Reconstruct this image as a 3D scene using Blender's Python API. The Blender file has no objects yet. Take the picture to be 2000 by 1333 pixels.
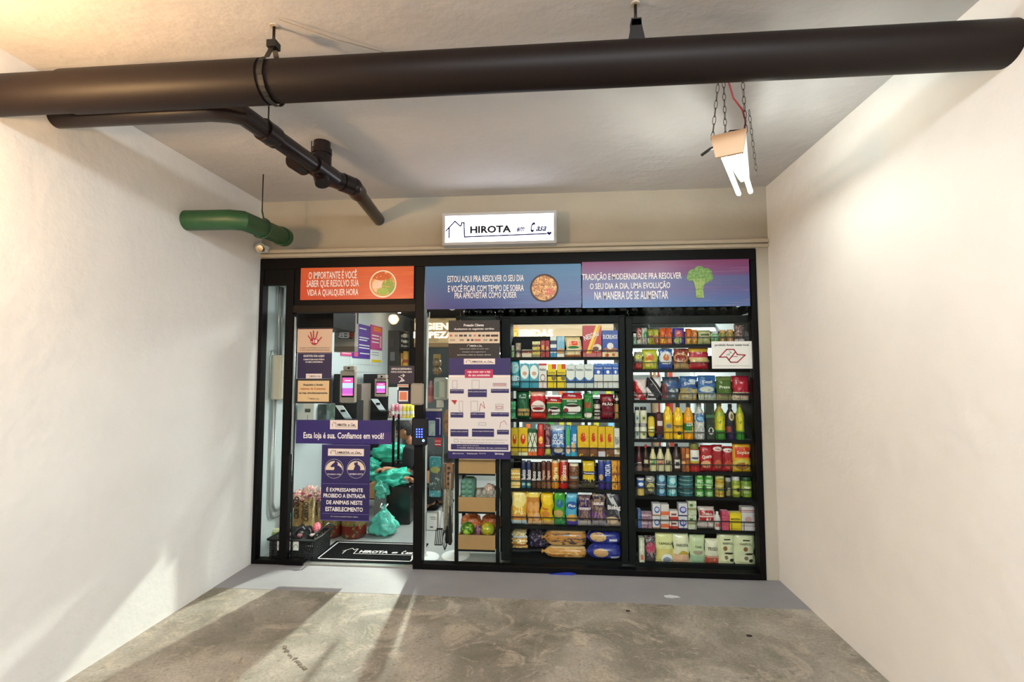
import bpy, math, random
from mathutils import Vector, Matrix
random.seed(7)
S = bpy.context.scene
COLL = S.collection
PI = math.pi
# ---------------------------------------------------------------- camera, world, lights, exposure
FPX = 963.0
YAW, PITCH, ROLL, CAMH, CAMD = -0.08304, 0.06377, -0.00106, 1.578, 4.0
_cy, _sy, _cp, _sp = math.cos(YAW), math.sin(YAW), math.cos(PITCH), math.sin(PITCH)
_f = Vector((_sy*_cp, _cy*_cp, _sp)); _r0 = Vector((_cy, -_sy, 0)); _u0 = _r0.cross(_f)
_r = math.cos(ROLL)*_r0 + math.sin(ROLL)*_u0; _u = -math.sin(ROLL)*_r0 + math.cos(ROLL)*_u0
CAM = Vector((0, -CAMD, CAMH))
cd = bpy.data.cameras.new('camera'); cam = bpy.data.objects.new('camera', cd); COLL.objects.link(cam)
cd.sensor_width = 36; cd.lens = FPX/2000*36; cd.clip_start = .05
m = Matrix((_r, _u, -_f)).transposed().to_4x4(); m.translation = CAM; cam.matrix_world = m
S.camera = cam
S.view_settings.view_transform = 'Standard'; S.view_settings.look = 'None'
S.view_settings.exposure = 0.92; S.view_settings.gamma = 1; S.view_settings.use_curve_mapping = False
W = bpy.data.worlds.new('world'); S.world = W; W.use_nodes = True
W.node_tree.nodes['Background'].inputs[0].default_value = (.9, .93, 1, 1)
W.node_tree.nodes['Background'].inputs[1].default_value = .05
def area(name, loc, size, power, col, rot=(0, 0, 0), sy=None):
    l = bpy.data.lights.new(name, 'AREA'); l.energy = power; l.color = col; l.size = size
    if sy: l.shape = 'RECTANGLE'; l.size_y = sy
    o = bpy.data.objects.new(name, l); COLL.objects.link(o); o.location = loc; o.rotation_euler = rot
    return o
# garage: unseen fill lights added behind the camera, a warm lamp to the left
area('garage_fill', (0.3, -4.75, 2.95), 2.4, 82, (.90, .97, 1), (math.radians(24), 0, 0), .5)
area('garage_fill', (1.2, -3.4, 2.98), 1.2, 8, (.94, .98, 1), (0, 0, 0), .2)
wl_ = bpy.data.lights.new('warm_garage_light', 'POINT'); wl_.energy = 52; wl_.color = (1, .60, .28); wl_.shadow_soft_size = .07
wo_ = bpy.data.objects.new('warm_garage_light', wl_); COLL.objects.link(wo_); wo_.location = (-2.3, -2.9, 2.35)
# shop: spotlight, ceiling lights and one added floor light
sp = bpy.data.lights.new('shop_spotlight', 'SPOT'); sp.energy = 560; sp.color = (.97, 1, .88); sp.spot_size = math.radians(25); sp.spot_blend = .22; sp.shadow_soft_size = .05
so = bpy.data.objects.new('shop_spotlight', sp); COLL.objects.link(so); so.location = (-1.33, 2.35, 2.38); so.rotation_euler = Vector((-.36, -2.87, -2.0)).to_track_quat('-Z', 'Y').to_euler()
area('shop_light', (.5, 1.9, 2.46), 1.9, 44, (.95, 1, .98), (0, 0, 0), .5)
area('shop_light', (-1.6, 1.55, 2.46), .9, 8, (.93, 1, 1), (0, 0, 0), .2)
area('shop_light', (-.55, 1.25, 2.46), .5, 14, (.95, 1, .98), (0, 0, 0), .2)  # added to brighten the shop floor, hidden behind the banner
# ---------------------------------------------------------------- helpers
def at(x, y, Y):
    d = _f + (x-1000)/FPX*_r - (y-666.5)/FPX*_u
    return CAM + (Y+CAMD)/d.y*d
def atz(x, y, z):
    d = _f + (x-1000)/FPX*_r - (y-666.5)/FPX*_u
    return CAM + (z-CAMH)/d.z*d
def atx(x, y, X):
    d = _f + (x-1000)/FPX*_r - (y-666.5)/FPX*_u
    return CAM + X/d.x*d
def lin(h):
    h = h.lstrip('#'); o = []
    for i in (0, 2, 4):
        c = int(h[i:i+2], 16)/255; o.append(c/12.92 if c <= .04045 else ((c+.055)/1.055)**2.4)
    return (*o, 1)
COL = dict(red='c8202a', dred='7d1420', maroon='541420', pink='e45a7c', lpink='efb2b8', orange='e8752a', tan='c79a5e', gold='d8a83a',
  yellow='f2cf1e', lyellow='f0e08a', cream='e9e2cb', white='eeeeea', grey='9a9c9c', lgrey='c9cccb', dgrey='3c4042', black='16171a', brown='6b4328',
  dbrown='3a241a', green='2f8a3f', dgreen='1d4a2c', lgreen='8cc46a', pgreen='ccdcb8', teal='2e9aa8', lteal='8fcfd4', navy='1b2a66', blue='2a5cb8',
  lblue='8fbfe2', sky='5aa6d8', purple='4a2b78', dpurple='2c1c4c', olive='7c7a34', kraft='a88556', bread='c9974f', steel='4c6c8c')
def cc(n): return lin(COL.get(n, n))
_M = {}
def mat(name, col, rough=.5, metal=0, spec=.5, emit=None, es=1, noise=None, bump=None):
    if name in _M: return _M[name]
    M = bpy.data.materials.new(name); M.use_nodes = True; nt = M.node_tree; b = nt.nodes['Principled BSDF']
    c = cc(col) if isinstance(col, str) else col
    b.inputs['Base Color'].default_value = c; b.inputs['Roughness'].default_value = rough
    b.inputs['Metallic'].default_value = metal; b.inputs['Specular IOR Level'].default_value = spec
    if emit: b.inputs['Emission Color'].default_value = cc(emit); b.inputs['Emission Strength'].default_value = es
    if noise:                                    # (scale, amount, second colour)
        tc = nt.nodes.new('ShaderNodeTexCoord'); n = nt.nodes.new('ShaderNodeTexNoise'); n.inputs['Scale'].default_value = noise[0]; n.inputs['Detail'].default_value = 6
        nt.links.new(tc.outputs['Object'], n.inputs['Vector'])
        r = nt.nodes.new('ShaderNodeValToRGB'); r.color_ramp.elements[0].position = .5-noise[1]; r.color_ramp.elements[1].position = .5+noise[1]
        r.color_ramp.elements[0].color = c; r.color_ramp.elements[1].color = cc(noise[2]); nt.links.new(n.outputs['Fac'], r.inputs['Fac'])
        nt.links.new(r.outputs['Color'], b.inputs['Base Color'])
    if bump:
        tc = nt.nodes.new('ShaderNodeTexCoord'); n = nt.nodes.new('ShaderNodeTexNoise'); n.inputs['Scale'].default_value = bump[0]; n.inputs['Detail'].default_value = 5
        nt.links.new(tc.outputs['Object'], n.inputs['Vector']); bp = nt.nodes.new('ShaderNodeBump'); bp.inputs['Strength'].default_value = bump[1]; bp.inputs['Distance'].default_value = .01
        nt.links.new(n.outputs['Fac'], bp.inputs['Height']); nt.links.new(bp.outputs['Normal'], b.inputs['Normal'])
    _M[name] = M; return M
def pm(col, rough=.5): return mat('paint_'+col, col, rough)
def glassmat(name, tint=(1, 1, 1, 1), gl=.0):
    M = bpy.data.materials.new(name); M.use_nodes = True; nt = M.node_tree; nt.nodes.clear()
    o = nt.nodes.new('ShaderNodeOutputMaterial'); t = nt.nodes.new('ShaderNodeBsdfTransparent'); t.inputs[0].default_value = tint
    g = nt.nodes.new('ShaderNodeBsdfGlossy'); g.inputs['Roughness'].default_value = .02
    x = nt.nodes.new('ShaderNodeMixShader'); fr = nt.nodes.new('ShaderNodeFresnel'); fr.inputs[0].default_value = 1.15
    mu = nt.nodes.new('ShaderNodeMath'); mu.operation = 'ADD'; mu.inputs[1].default_value = gl*.3
    nt.links.new(fr.outputs[0], mu.inputs[0]); nt.links.new(mu.outputs[0], x.inputs[0]); nt.links.new(t.outputs[0], x.inputs[1]); nt.links.new(g.outputs[0], x.inputs[2]); nt.links.new(x.outputs[0], o.inputs[0])
    return M
GLASS = glassmat('window_glass', (.97, .99, .98, 1)); PLASTIC = glassmat('clear_plastic', (.85, .85, .85, 1), .5)
def printed(design, rough=.4, emit=0):
    """flat print: 'base|b z0,z1,col|r x0,x1,z0,z1,col|e cx,cz,rx,rz,col|n scale,thr,col|g z-gradient colour|s streaks colour|d diagonal'"""
    key = 'print '+design+str(rough)+str(emit)
    if key in _M: return _M[key]
    M = bpy.data.materials.new('print'); M.use_nodes = True; nt = M.node_tree; N = nt.nodes.new; L = nt.links.new; b = nt.nodes['Principled BSDF']
    b.inputs['Roughness'].default_value = rough
    tc = N('ShaderNodeTexCoord'); G = tc.outputs['Generated']; sp = N('ShaderNodeSeparateXYZ'); L(G, sp.inputs[0]); X = sp.outputs['X']; Z = sp.outputs['Z']
    toks = design.split('|'); cur = None
    rgb = N('ShaderNodeRGB'); rgb.outputs[0].default_value = cc(toks[0]); cur = rgb.outputs[0]
    def mth(op, a, v=None, v3=None):
        n = N('ShaderNodeMath'); n.operation = op
        L(a, n.inputs[0])
        if v is not None:
            if isinstance(v, (int, float)): n.inputs[1].default_value = v
            else: L(v, n.inputs[1])
        if v3 is not None: n.inputs[2].default_value = v3
        return n.outputs[0]
    for t in toks[1:]:
        k, a = t[0], t[1:].split(','); col = cc(a[-1]); v = [float(q) for q in a[:-1]]
        if k == 'b': f = mth('COMPARE', Z, (v[0]+v[1])/2, abs(v[1]-v[0])/2)
        elif k == 'r': f = mth('MULTIPLY', mth('COMPARE', X, (v[0]+v[1])/2, (v[1]-v[0])/2), mth('COMPARE', Z, (v[2]+v[3])/2, (v[3]-v[2])/2))
        elif k == 'e':
            n = N('ShaderNodeVectorMath'); n.operation = 'MULTIPLY_ADD'; L(G, n.inputs[0]); n.inputs[1].default_value = (1/v[2], 0, 1/v[3]); n.inputs[2].default_value = (-v[0]/v[2], 0, -v[1]/v[3])
            l = N('ShaderNodeVectorMath'); l.operation = 'LENGTH'; L(n.outputs[0], l.inputs[0]); f = mth('LESS_THAN', l.outputs['Value'], 1)
        elif k == 'n':
            n = N('ShaderNodeTexNoise'); n.inputs['Scale'].default_value = v[0]; n.inputs['Detail'].default_value = 3; L(G, n.inputs['Vector']); f = mth('GREATER_THAN', n.outputs['Fac'], v[1])
        elif k == 'g': f = mth('MULTIPLY', Z, v[0]) if v else Z
        elif k == 's':
            n = N('ShaderNodeTexNoise'); n.inputs['Scale'].default_value = 3; n.inputs['Detail'].default_value = 4
            mp = N('ShaderNodeMapping'); mp.inputs['Scale'].default_value = (1.2, 0, 7); L(G, mp.inputs[0]); L(mp.outputs[0], n.inputs['Vector'])
            mr = N('ShaderNodeMapRange'); mr.inputs['From Min'].default_value = .52; mr.inputs['From Max'].default_value = .8; L(n.outputs['Fac'], mr.inputs['Value']); mr.inputs['To Max'].default_value = v[0]
            f = mr.outputs[0]
            if len(v) > 2:
                e = N('ShaderNodeMapRange'); L(X, e.inputs['Value']); e.inputs['From Min'].default_value = v[1]; e.inputs['From Max'].default_value = v[2]; f = mth('MULTIPLY', f, e.outputs[0])
        elif k == 'd': f = mth('COMPARE', mth('ADD', X, mth('MULTIPLY', Z, v[0])), v[1], v[2])
        mx = N('ShaderNodeMix'); mx.data_type = 'RGBA'; L(f, mx.inputs['Factor']); L(cur, mx.inputs['A']); mx.inputs['B'].default_value = col; cur = mx.outputs['Result']
    L(cur, b.inputs['Base Color'])
    if emit: L(cur, b.inputs['Emission Color']); b.inputs['Emission Strength'].default_value = emit
    _M[key] = M; return M
OFF = {}
class MB:
    def __init__(s): s.v = []; s.f = []; s.sm = False
    def add(s, vs, fs):
        k = len(s.v); s.v += [Vector(v) for v in vs]; s.f += [tuple(i+k for i in f) for f in fs]; return s
    def box(s, x0, x1, y0, y1, z0, z1, c=0):
        if x1 < x0: x0, x1 = x1, x0
        if z1 < z0: z0, z1 = z1, z0
        if y1 < y0: y0, y1 = y1, y0
        if not c:
            return s.add([(x0,y0,z0),(x1,y0,z0),(x1,y1,z0),(x0,y1,z0),(x0,y0,z1),(x1,y0,z1),(x1,y1,z1),(x0,y1,z1)], [(0,3,2,1),(4,5,6,7),(0,1,5,4),(1,2,6,5),(2,3,7,6),(3,0,4,7)])
        c = min(c, (x1-x0)*.45, (y1-y0)*.45, (z1-z0)*.45); lv = []
        for z, d in ((z0, c), (z0+c, 0), (z1-c, 0), (z1, c)):
            a, b2, p, q = x0+d, x1-d, y0+d, y1-d
            e = c if d == 0 else c*.5
            lv += [(a+e,p,z),(b2-e,p,z),(b2,p+e,z),(b2,q-e,z),(b2-e,q,z),(a+e,q,z),(a,q-e,z),(a,p+e,z)]
        fs = [tuple(reversed(range(8))), tuple(range(24, 32))]
        for l in range(3):
            for i in range(8): fs.append((l*8+i, l*8+(i+1) % 8, l*8+8+(i+1) % 8, l*8+8+i))
        return s.add(lv, fs)
    def tube(s, pts, r, n=10, caps=True):
        pts = [Vector(p) for p in pts]; rs = r if isinstance(r, (list, tuple)) else [r]*len(pts); k = len(s.v)
        t = (pts[1]-pts[0]).normalized(); up = Vector((0, 0, 1)) if abs(t.z) < .9 else Vector((1, 0, 0)); a = t.cross(up).normalized()
        for i, p in enumerate(pts):
            t = ((pts[min(i+1, len(pts)-1)]-p).normalized() + (p-pts[max(i-1, 0)]).normalized())
            t = t.normalized() if t.length > 1e-6 else Vector((0, 0, 1))
            a = (a - t*a.dot(t)); a = a.normalized() if a.length > 1e-6 else t.orthogonal().normalized(); b = t.cross(a)
            for j in range(n): s.v.append(p + (a*math.cos(2*PI*j/n) + b*math.sin(2*PI*j/n))*rs[i])
        for i in range(len(pts)-1):
            for j in range(n): s.f.append((k+i*n+j, k+i*n+(j+1) % n, k+(i+1)*n+(j+1) % n, k+(i+1)*n+j))
        if caps: s.f.append(tuple(k+j for j in reversed(range(n)))); s.f.append(tuple(k+(len(pts)-1)*n+j for j in range(n)))
        return s
    def lathe(s, prof, cx=0, cy=0, n=16, z0=0, sx=1, sy=1):
        k = len(s.v)
        for r, z in prof:
            for j in range(n): s.v.append(Vector((cx+r*sx*math.cos(2*PI*j/n), cy+r*sy*math.sin(2*PI*j/n), z0+z)))
        for i in range(len(prof)-1):
            for j in range(n): s.f.append((k+i*n+j, k+i*n+(j+1) % n, k+(i+1)*n+(j+1) % n, k+(i+1)*n+j))
        s.f.append(tuple(k+j for j in reversed(range(n)))); s.f.append(tuple(k+(len(prof)-1)*n+j for j in range(n)))
        return s
    def ball(s, c, rx, ry=None, rz=None, n=14, h=8):
        ry = ry or rx; rz = rz or rx
        return s.lathe([(max(math.sin(PI*i/h), .02), -math.cos(PI*i/h)*rz) for i in range(h+1)], c[0], c[1], n, c[2], rx, ry)
    def poly(s, pts, y0, y1):                 # prism of an XZ outline
        n = len(pts); return s.add([(x, y0, z) for x, z in pts]+[(x, y1, z) for x, z in pts], [tuple(range(n)), tuple(reversed(range(n, 2*n)))]+[(i, (i+n), (i+1) % n+n, (i+1) % n) for i in range(n)])
    def build(s, name, m, parent=None, smooth=None, origin=None, local=False):
        me = bpy.data.meshes.new(name)
        if parent is not None: off = OFF.get(parent.name, Vector()) if not local else Vector()
        elif origin is not None: off = Vector(origin)
        else:
            off = Vector((0, 0, 0))
        me.from_pydata([v-off for v in s.v], [], s.f); me.update()
        import bmesh
        bm = bmesh.new(); bm.from_mesh(me); bmesh.ops.recalc_face_normals(bm, faces=bm.faces); bm.to_mesh(me); bm.free()
        me.materials.append(m)
        if smooth: me.shade_smooth() if smooth == 1 else (me.shade_smooth(), me.set_sharp_from_angle(angle=smooth))
        o = bpy.data.objects.new(name, me); COLL.objects.link(o)
        if parent is not None: o.parent = parent; OFF[o.name] = OFF.get(parent.name, Vector())
        else: o.location = off; OFF[o.name] = off
        return o
def tag(o, label=None, cat=None, group=None, kind=None):
    if label: o['label'] = label
    if cat: o['category'] = cat
    if group: o['group'] = group
    if kind: o['kind'] = kind
    return o
def empty(name, loc, label, cat, group=None, rz=0):
    o = bpy.data.objects.new(name, None); o.empty_display_size = .05; COLL.objects.link(o); o.location = loc; o.rotation_euler.z = rz; OFF[o.name] = Vector(loc)
    return tag(o, label, cat, group)
def struct(o): o['kind'] = 'structure'; return o
def strux(name, loc=(0, 0, 0)):
    o = bpy.data.objects.new(name, None); COLL.objects.link(o); o.location = loc; OFF[o.name] = Vector(loc); o['kind'] = 'structure'; return o
def text_mesh(s, bold=0, shear=0, align='CENTER'):
    cu = bpy.data.curves.new('t', 'FONT'); cu.body = s; cu.align_x = align; cu.offset = bold; cu.shear = shear; cu.resolution_u = 2; cu.extrude = 0; cu.size = 1
    o = bpy.data.objects.new('t', cu); COLL.objects.link(o)
    me = bpy.data.meshes.new_from_object(o); bpy.data.objects.remove(o); bpy.data.curves.remove(cu); return me
def letters(lines, m, parent, Y, name='lettering', rot=0):
    """lines: (text, x0, x1, z0, z1, bold, shear[, mirror]) in world X/Z at plane Y, facing -Y"""
    if len(lines) > 1:
        for ln in lines: o = letters([ln], m, parent, Y, name, rot)
        return o
    vs, fs = [], []
    for ln in lines:
        t, x0, x1, z0, z1 = ln[:5]; bold = ln[5] if len(ln) > 5 else 0; sh = ln[6] if len(ln) > 6 else 0; mir = len(ln) > 7 and ln[7]
        me = text_mesh(t, bold, sh)
        if not me.vertices: continue
        xs = [v.co.x for v in me.vertices]; ys = [v.co.y for v in me.vertices]
        ax, bx, ay, by = min(xs), max(xs), min(ys), max(ys); k = len(vs)
        cx, cz = (x0+x1)/2, (z0+z1)/2
        for v in me.vertices:
            u = (v.co.x-ax)/max(bx-ax, 1e-6); w = (v.co.y-ay)/max(by-ay, 1e-6)
            if mir: u = 1-u
            px, pz = x0+u*(x1-x0)-cx, z0+w*(z1-z0)-cz
            vs.append((cx+px*math.cos(rot)-pz*math.sin(rot), Y, cz+px*math.sin(rot)+pz*math.cos(rot)))
        for p in me.polygons: fs.append(tuple(i+k for i in p.vertices))
        bpy.data.meshes.remove(me)
    b = MB(); b.add(vs, fs)
    me = bpy.data.meshes.new(name); off = OFF.get(parent.name, Vector()); me.from_pydata([v-off for v in b.v], [], b.f); me.materials.append(m)
    o = bpy.data.objects.new(name, me); COLL.objects.link(o); o.parent = parent; OFF[o.name] = off
    return o
def rect(x0, y0, x1, y1, Y):
    """pixel rectangle -> X0,X1,Z0,Z1 on plane Y"""
    xm, ym = (x0+x1)/2, (y0+y1)/2
    return at(x0, ym, Y).x, at(x1, ym, Y).x, at(xm, y1, Y).z, at(xm, y0, Y).z
# common materials
BLACKMETAL = mat('black_frame', '050405', .5, spec=.15); RACK = mat('rack_metal', '0a0f0e', .55, spec=.18); WIRE = mat('wire', '101213', .4)
CHROME = mat('chrome', 'b8bcbf', .25, 1); STEEL = mat('galvanised', '8a8c88', .4, .8)
WHITE = mat('white_plastic', 'e4e6e2', .4); CREAM = mat('cream_print', 'd9c9b0', .5); PURPLE = mat('purple_print', '35216f', .45)
INK = mat('white_ink', 'ece6e4', .6); DINK = mat('dark_ink', '24222c', .6); REDINK = mat('red_ink', 'a3202c', .6)
# ---------------------------------------------------------------- room shell
CEIL = 3.055
def wallmat(name, a, b, sc=1.3, bump=.25, rough=.85):
    M = bpy.data.materials.new(name); M.use_nodes = True; nt = M.node_tree; N = nt.nodes.new; L = nt.links.new; p = nt.nodes['Principled BSDF']; p.inputs['Roughness'].default_value = rough
    tc = N('ShaderNodeTexCoord'); n = N('ShaderNodeTexNoise'); n.inputs['Scale'].default_value = sc; n.inputs['Detail'].default_value = 7; n.inputs['Roughness'].default_value = .6; L(tc.outputs['Object'], n.inputs['Vector'])
    r = N('ShaderNodeValToRGB'); r.color_ramp.elements[0].position = .3; r.color_ramp.elements[1].position = .7; r.color_ramp.elements[0].color = lin(a); r.color_ramp.elements[1].color = lin(b); L(n.outputs['Fac'], r.inputs[0]); L(r.outputs[0], p.inputs['Base Color'])
    n2 = N('ShaderNodeTexNoise'); n2.inputs['Scale'].default_value = 9; n2.inputs['Detail'].default_value = 8; L(tc.outputs['Object'], n2.inputs['Vector'])
    bp = N('ShaderNodeBump'); bp.inputs['Strength'].default_value = bump; bp.inputs['Distance'].default_value = .02; L(n2.outputs['Fac'], bp.inputs['Height']); L(bp.outputs[0], p.inputs['Normal'])
    return M
WALLM = wallmat('facade_paint', 'a8a294', 'b4aea0'); CEILM = wallmat('ceiling_paint', 'bcbbbc', 'c9c8c9', .9, .5); SIDEM = wallmat('side_wall_paint', 'e0dfdc', 'eae9e6')
def concrete():
    M = bpy.data.materials.new('worn_concrete'); M.use_nodes = True; nt = M.node_tree; N = nt.nodes.new; L = nt.links.new; p = nt.nodes['Principled BSDF']
    tc = N('ShaderNodeTexCoord'); co = tc.outputs['Object']
    def noise(sc, det, dist=0, rg=.6):
        n = N('ShaderNodeTexNoise'); n.inputs['Scale'].default_value = sc; n.inputs['Detail'].default_value = det; n.inputs['Distortion'].default_value = dist; n.inputs['Roughness'].default_value = rg; L(co, n.inputs['Vector']); return n.outputs['Fac']
    def ramp(f, els):
        r = N('ShaderNodeValToRGB'); L(f, r.inputs[0]); e = r.color_ramp.elements
        while len(e) < len(els): e.new(.5)
        for i, (pp, c) in enumerate(els): e[i].position = pp; e[i].color = lin(c) if isinstance(c, str) else (c, c, c, 1)
        return r.outputs[0]
    def mix(f, a, b):
        x = N('ShaderNodeMix'); x.data_type = 'RGBA'; L(f, x.inputs['Factor']); L(a, x.inputs['A'])
        if isinstance(b, str): x.inputs['B'].default_value = lin(b)
        else: L(b, x.inputs['B'])
        return x.outputs['Result']
    base = ramp(noise(1.7, 8, .6), [(.3, '625e52'), (.46, '847f73'), (.58, '9d978c'), (.74, 'bab5ab')])
    c = mix(ramp(noise(3.3, 10, 1.6, .72), [(.52, 0.), (.62, .75)]), base, 'b5aa99')
    c = mix(ramp(noise(2.1, 6, .9), [(.56, 0.), (.7, .5)]), c, '6f7362')
    c = mix(ramp(noise(6, 10, 2.2, .75), [(.58, 0.), (.66, .6)]), c, '5f5648')
    c = mix(ramp(noise(22, 6, .5), [(.62, 0.), (.70, .6)]), c, '463e34')
    c = mix(ramp(noise(4.5, 12, 3.2, .8), [(.57, 0.), (.63, .55)]), c, 'c2b8a8')
    c = mix(ramp(noise(.8, 3, .3), [(.4, .25), (.62, 0.)]), c, '5c5244')
    c = mix(ramp(noise(60, 3), [(.3, .35), (.6, 0.)]), c, '4c463c')
    L(c, p.inputs['Base Color']); L(ramp(noise(2.5, 5), [(.3, .5), (.7, .8)]), p.inputs['Roughness'])
    bp = N('ShaderNodeBump'); bp.inputs['Strength'].default_value = .35; bp.inputs['Distance'].default_value = .01; L(noise(14, 10, 1.2, .7), bp.inputs['Height']); L(bp.outputs[0], p.inputs['Normal'])
    return M
struct(MB().box(-2.6, 1.82, -8, -.462, -.1, 0).build('floor', concrete()))
struct(MB().box(-2.6, 1.82, -.462, .0, -.1, .0015).build('trim_3', wallmat('grey_floor_paint', '7f7f83', '8a8a8d', 2.5, .12, .55)))
struct(MB().box(-2.6, 1.82, 0, 5.6, -.1, 0).build('floor', mat('shop_floor', 'a9aba8', .3, noise=(3, .3, '9a9c9a'))))
struct(MB().box(-2.7, 1.9, -8, .12, CEIL, CEIL+.1).build('ceiling', CEILM))
struct(MB().box(-2.6, 1.66, .12, 5.6, 2.53, 2.6).build('ceiling', mat('shop_ceiling', '5e4c40', .7)))
struct(MB().box(-2.6, 1.82, .0, .12, 2.56, CEIL).build('wall_front', WALLM))
struct(MB().box(1.605, 1.82, .0, .12, 0, 2.56).build('wall_front', WALLM))
struct(MB().box(-2.62, -2.5, -8, -.0, 0, CEIL).build('wall_left', SIDEM))
struct(MB().box(1.7, 1.82, -8, -.0, 0, CEIL).build('wall_right', SIDEM))
struct(MB().box(-2.7, 1.9, -8.1, -8, 0, CEIL).build('wall_back', mat('dim_back_wall', '3e3c3a', .8)))  # grey darkened to stand in for the dim garage behind the camera
SHOPW = mat('shop_wall', 'ccd4d4', .6)
struct(MB().box(-2.6, -2.5, 0, 5.6, 0, 2.6).build('wall_left', SHOPW))
struct(MB().box(1.66, 1.76, .12, 5.6, 0, 2.6).build('wall_right', SHOPW))
struct(MB().box(-2.6, 1.76, 5.5, 5.6, 0, 2.6).build('wall_back', SHOPW))
# ledge over the shopfront: two flat conduits
struct(MB().box(-2.5, 1.7, -.022, 0, 2.565, 2.592, .004).build('trim_1', mat('ledge', 'b4ac9c', .5)))
struct(MB().box(-2.5, 1.7, -.03, 0, 2.600, 2.632, .008).build('trim_2', mat('ledge2', 'bab2a2', .5)))
# tiles on the shop's left wall: recessed joints
tl = strux('wall_left', (-2.5, 0, 0)); tm = mat('white_tile', 'dfe8e6', .2); ji = 0
for i in range(12):
    for k in range(6):
        y = 1.9+i*.1; z = 1.18+k*.1
        MB().box(-2.5, -2.493, y+.003, y+.097, z+.003, z+.097, .002).build('tile', tm, tl)
# ---------------------------------------------------------------- shopfront: window_1, window_2, door_1
XL0, XL1 = -2.5, -2.468; J0, J1 = -2.262, -2.195; P0, P1 = -1.135, -1.062; XR = 1.545; XE = 1.603
ZT = 2.553
fr = strux('window_1')
MB().box(XL0, XE, -.012, .07, 2.462, ZT, .003).build('header', BLACKMETAL, fr)
MB().box(P0, P1, -.014, .075, 0, 2.462, .003).build('mullion', BLACKMETAL, fr)
MB().box(XR+.012, XE, -.012, .07, 0, 2.462, .003).build('jamb', BLACKMETAL, fr)
MB().box(P1, XR+.012, -.014, .07, 0, .045, .003).build('sill', BLACKMETAL, fr)
SX = at(1137, 800, .02).x
MB().box(P1, SX-.0015, .016, .024, .045, 2.462).build('pane', GLASS, fr)
MB().box(SX+.0015, XR+.012, .016, .024, .045, 2.462).build('pane', GLASS, fr)
w2 = strux('window_2')
MB().box(XL0, XL1, -.012, .07, 0, 2.462, .003).build('jamb', BLACKMETAL, w2)
MB().box(XL1, J0, -.012, .07, 0, .035, .003).build('sill', BLACKMETAL, w2)
MB().box(XL1, J0, .0, .06, 2.33, 2.462).build('transom', BLACKMETAL, w2)
MB().box(XL1, J0, .016, .024, .035, 2.33).build('pane', GLASS, w2)
dr = strux('door_1')
MB().box(J0, J1, -.014, .075, 0, 2.462, .003).build('jamb', BLACKMETAL, dr)
MB().box(J1, P0, -.012, .06, 2.085, 2.15, .003).build('transom', mat('brown_frame', '1c120a', .45, spec=.2), dr)
MB().box(J1, P0, .0, .05, 2.15, 2.462).build('transom_panel', BLACKMETAL, dr)
MB().box(J1+.01, P0-.006, .018, .027, .02, 2.08).build('door_glass', GLASS, dr)
MB().box(J1-.02, J1+.14, -.02, .05, .0, .045, .004).build('floor_closer', BLACKMETAL, dr)
MB().box(J1+.14, P0, .0, .055, .0, .012, .002).build('threshold', mat('threshold', 'a8aaa6', .3, .6), dr)
MB().box(J1+.008, J1+.02, -.0, .015, .9, 2.05).build('edge_profile', CHROME, dr)
hx = at(768, 860, -.05).x; hx2 = at(778.5, 860, .09).x
for X, Y in ((hx, -.045), (hx2, .09)):
    h = MB().tube([(X, Y, at(768, 912, -.05).z), (X, Y, at(768, 812, -.05).z)], .0105, 12).build('door_handle', BLACKMETAL, dr, 1)
    z0 = at(768, 905, -.05).z; z1 = at(768, 824, -.05).z
    b = MB()
    for z in (z0, z1): b.tube([(X, Y, z), (X, .022, z)], .008, 8)
    b.build('standoff', BLACKMETAL, h, 1)
# ---------------------------------------------------------------- banners on the fascia
def banner(name, px, Y, design, label, rough=.35):
    x0, x1, z0, z1 = rect(*px, Y)
    o = empty(name, ((x0+x1)/2, Y, z0), label, 'banner' if 'banner' in name else 'sign')
    MB().box(x0, x1, Y, Y+.004, z0, z1).build('panel', printed(design, rough), o)
    return o, x0, x1, z0, z1
def hand_lines(o, Y, rows, m=INK, bold=.0):
    L = []
    for t, a, b, c, d in rows:
        x0, x1, z0, z1 = rect(a, b, c, d, Y); L.append((t, x0, x1, z0, z1, bold))
    return letters(L, m, o, Y-.0012)
YB = -.017
o, *_ = banner('orange_banner', (587, 522, 808, 585), YB, 'c8482a|g.35,d8702f|s.6,.3,.9,e89848', 'orange fascia banner over the glass door with a round salad bowl picture')
hand_lines(o, YB, [('O IMPORTANTE É VOCÊ', 603, 527, 697, 545), ('SABER QUE RESOLVO SUA', 599, 547, 701, 563), ('VIDA A QUALQUER HORA', 600, 565, 700, 580)], INK, .012)
def disc(o, px, py, r, Y, m, name, ry=None, n=28, off=.001):
    c = at(px, py, Y); s = (Y+CAMD)/FPX; R = r*s; R2 = (ry or r)*s
    return MB().poly([(c.x+R*math.cos(2*PI*i/n), c.z+R2*math.sin(2*PI*i/n)) for i in range(n)], Y-off-.0015, Y-off).build(name, m, o)
disc(o, 748, 555, 28, YB, pm('cream'), 'bowl_picture')
disc(o, 748, 555, 25.5, YB, printed('d88a4a|e.35,.45,.28,.3,e8c8b0|e.72,.4,.26,.32,7f9c44|e.5,.2,.24,.16,8fae4c|e.45,.82,.4,.18,c4551c|n9,.6,e6a060'), 'bowl_picture', off=.003)
o, *_ = banner('blue_banner', (830, 518, 1135, 603), YB, '2c2f78|g.95,3c729c|s.55,.35,.8,2c8ca4', 'blue fascia banner over the window left half with a noodle bowl picture')
hand_lines(o, YB, [('ESTOU AQUI PRA RESOLVER O SEU DIA', 874, 538, 1023, 553), ('E VOCÊ FICAR COM TEMPO DE SOBRA', 875, 554, 1023, 570), ('PRA APROVEITAR COMO QUISER', 888, 571, 1009, 585)], INK, .01)
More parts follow.
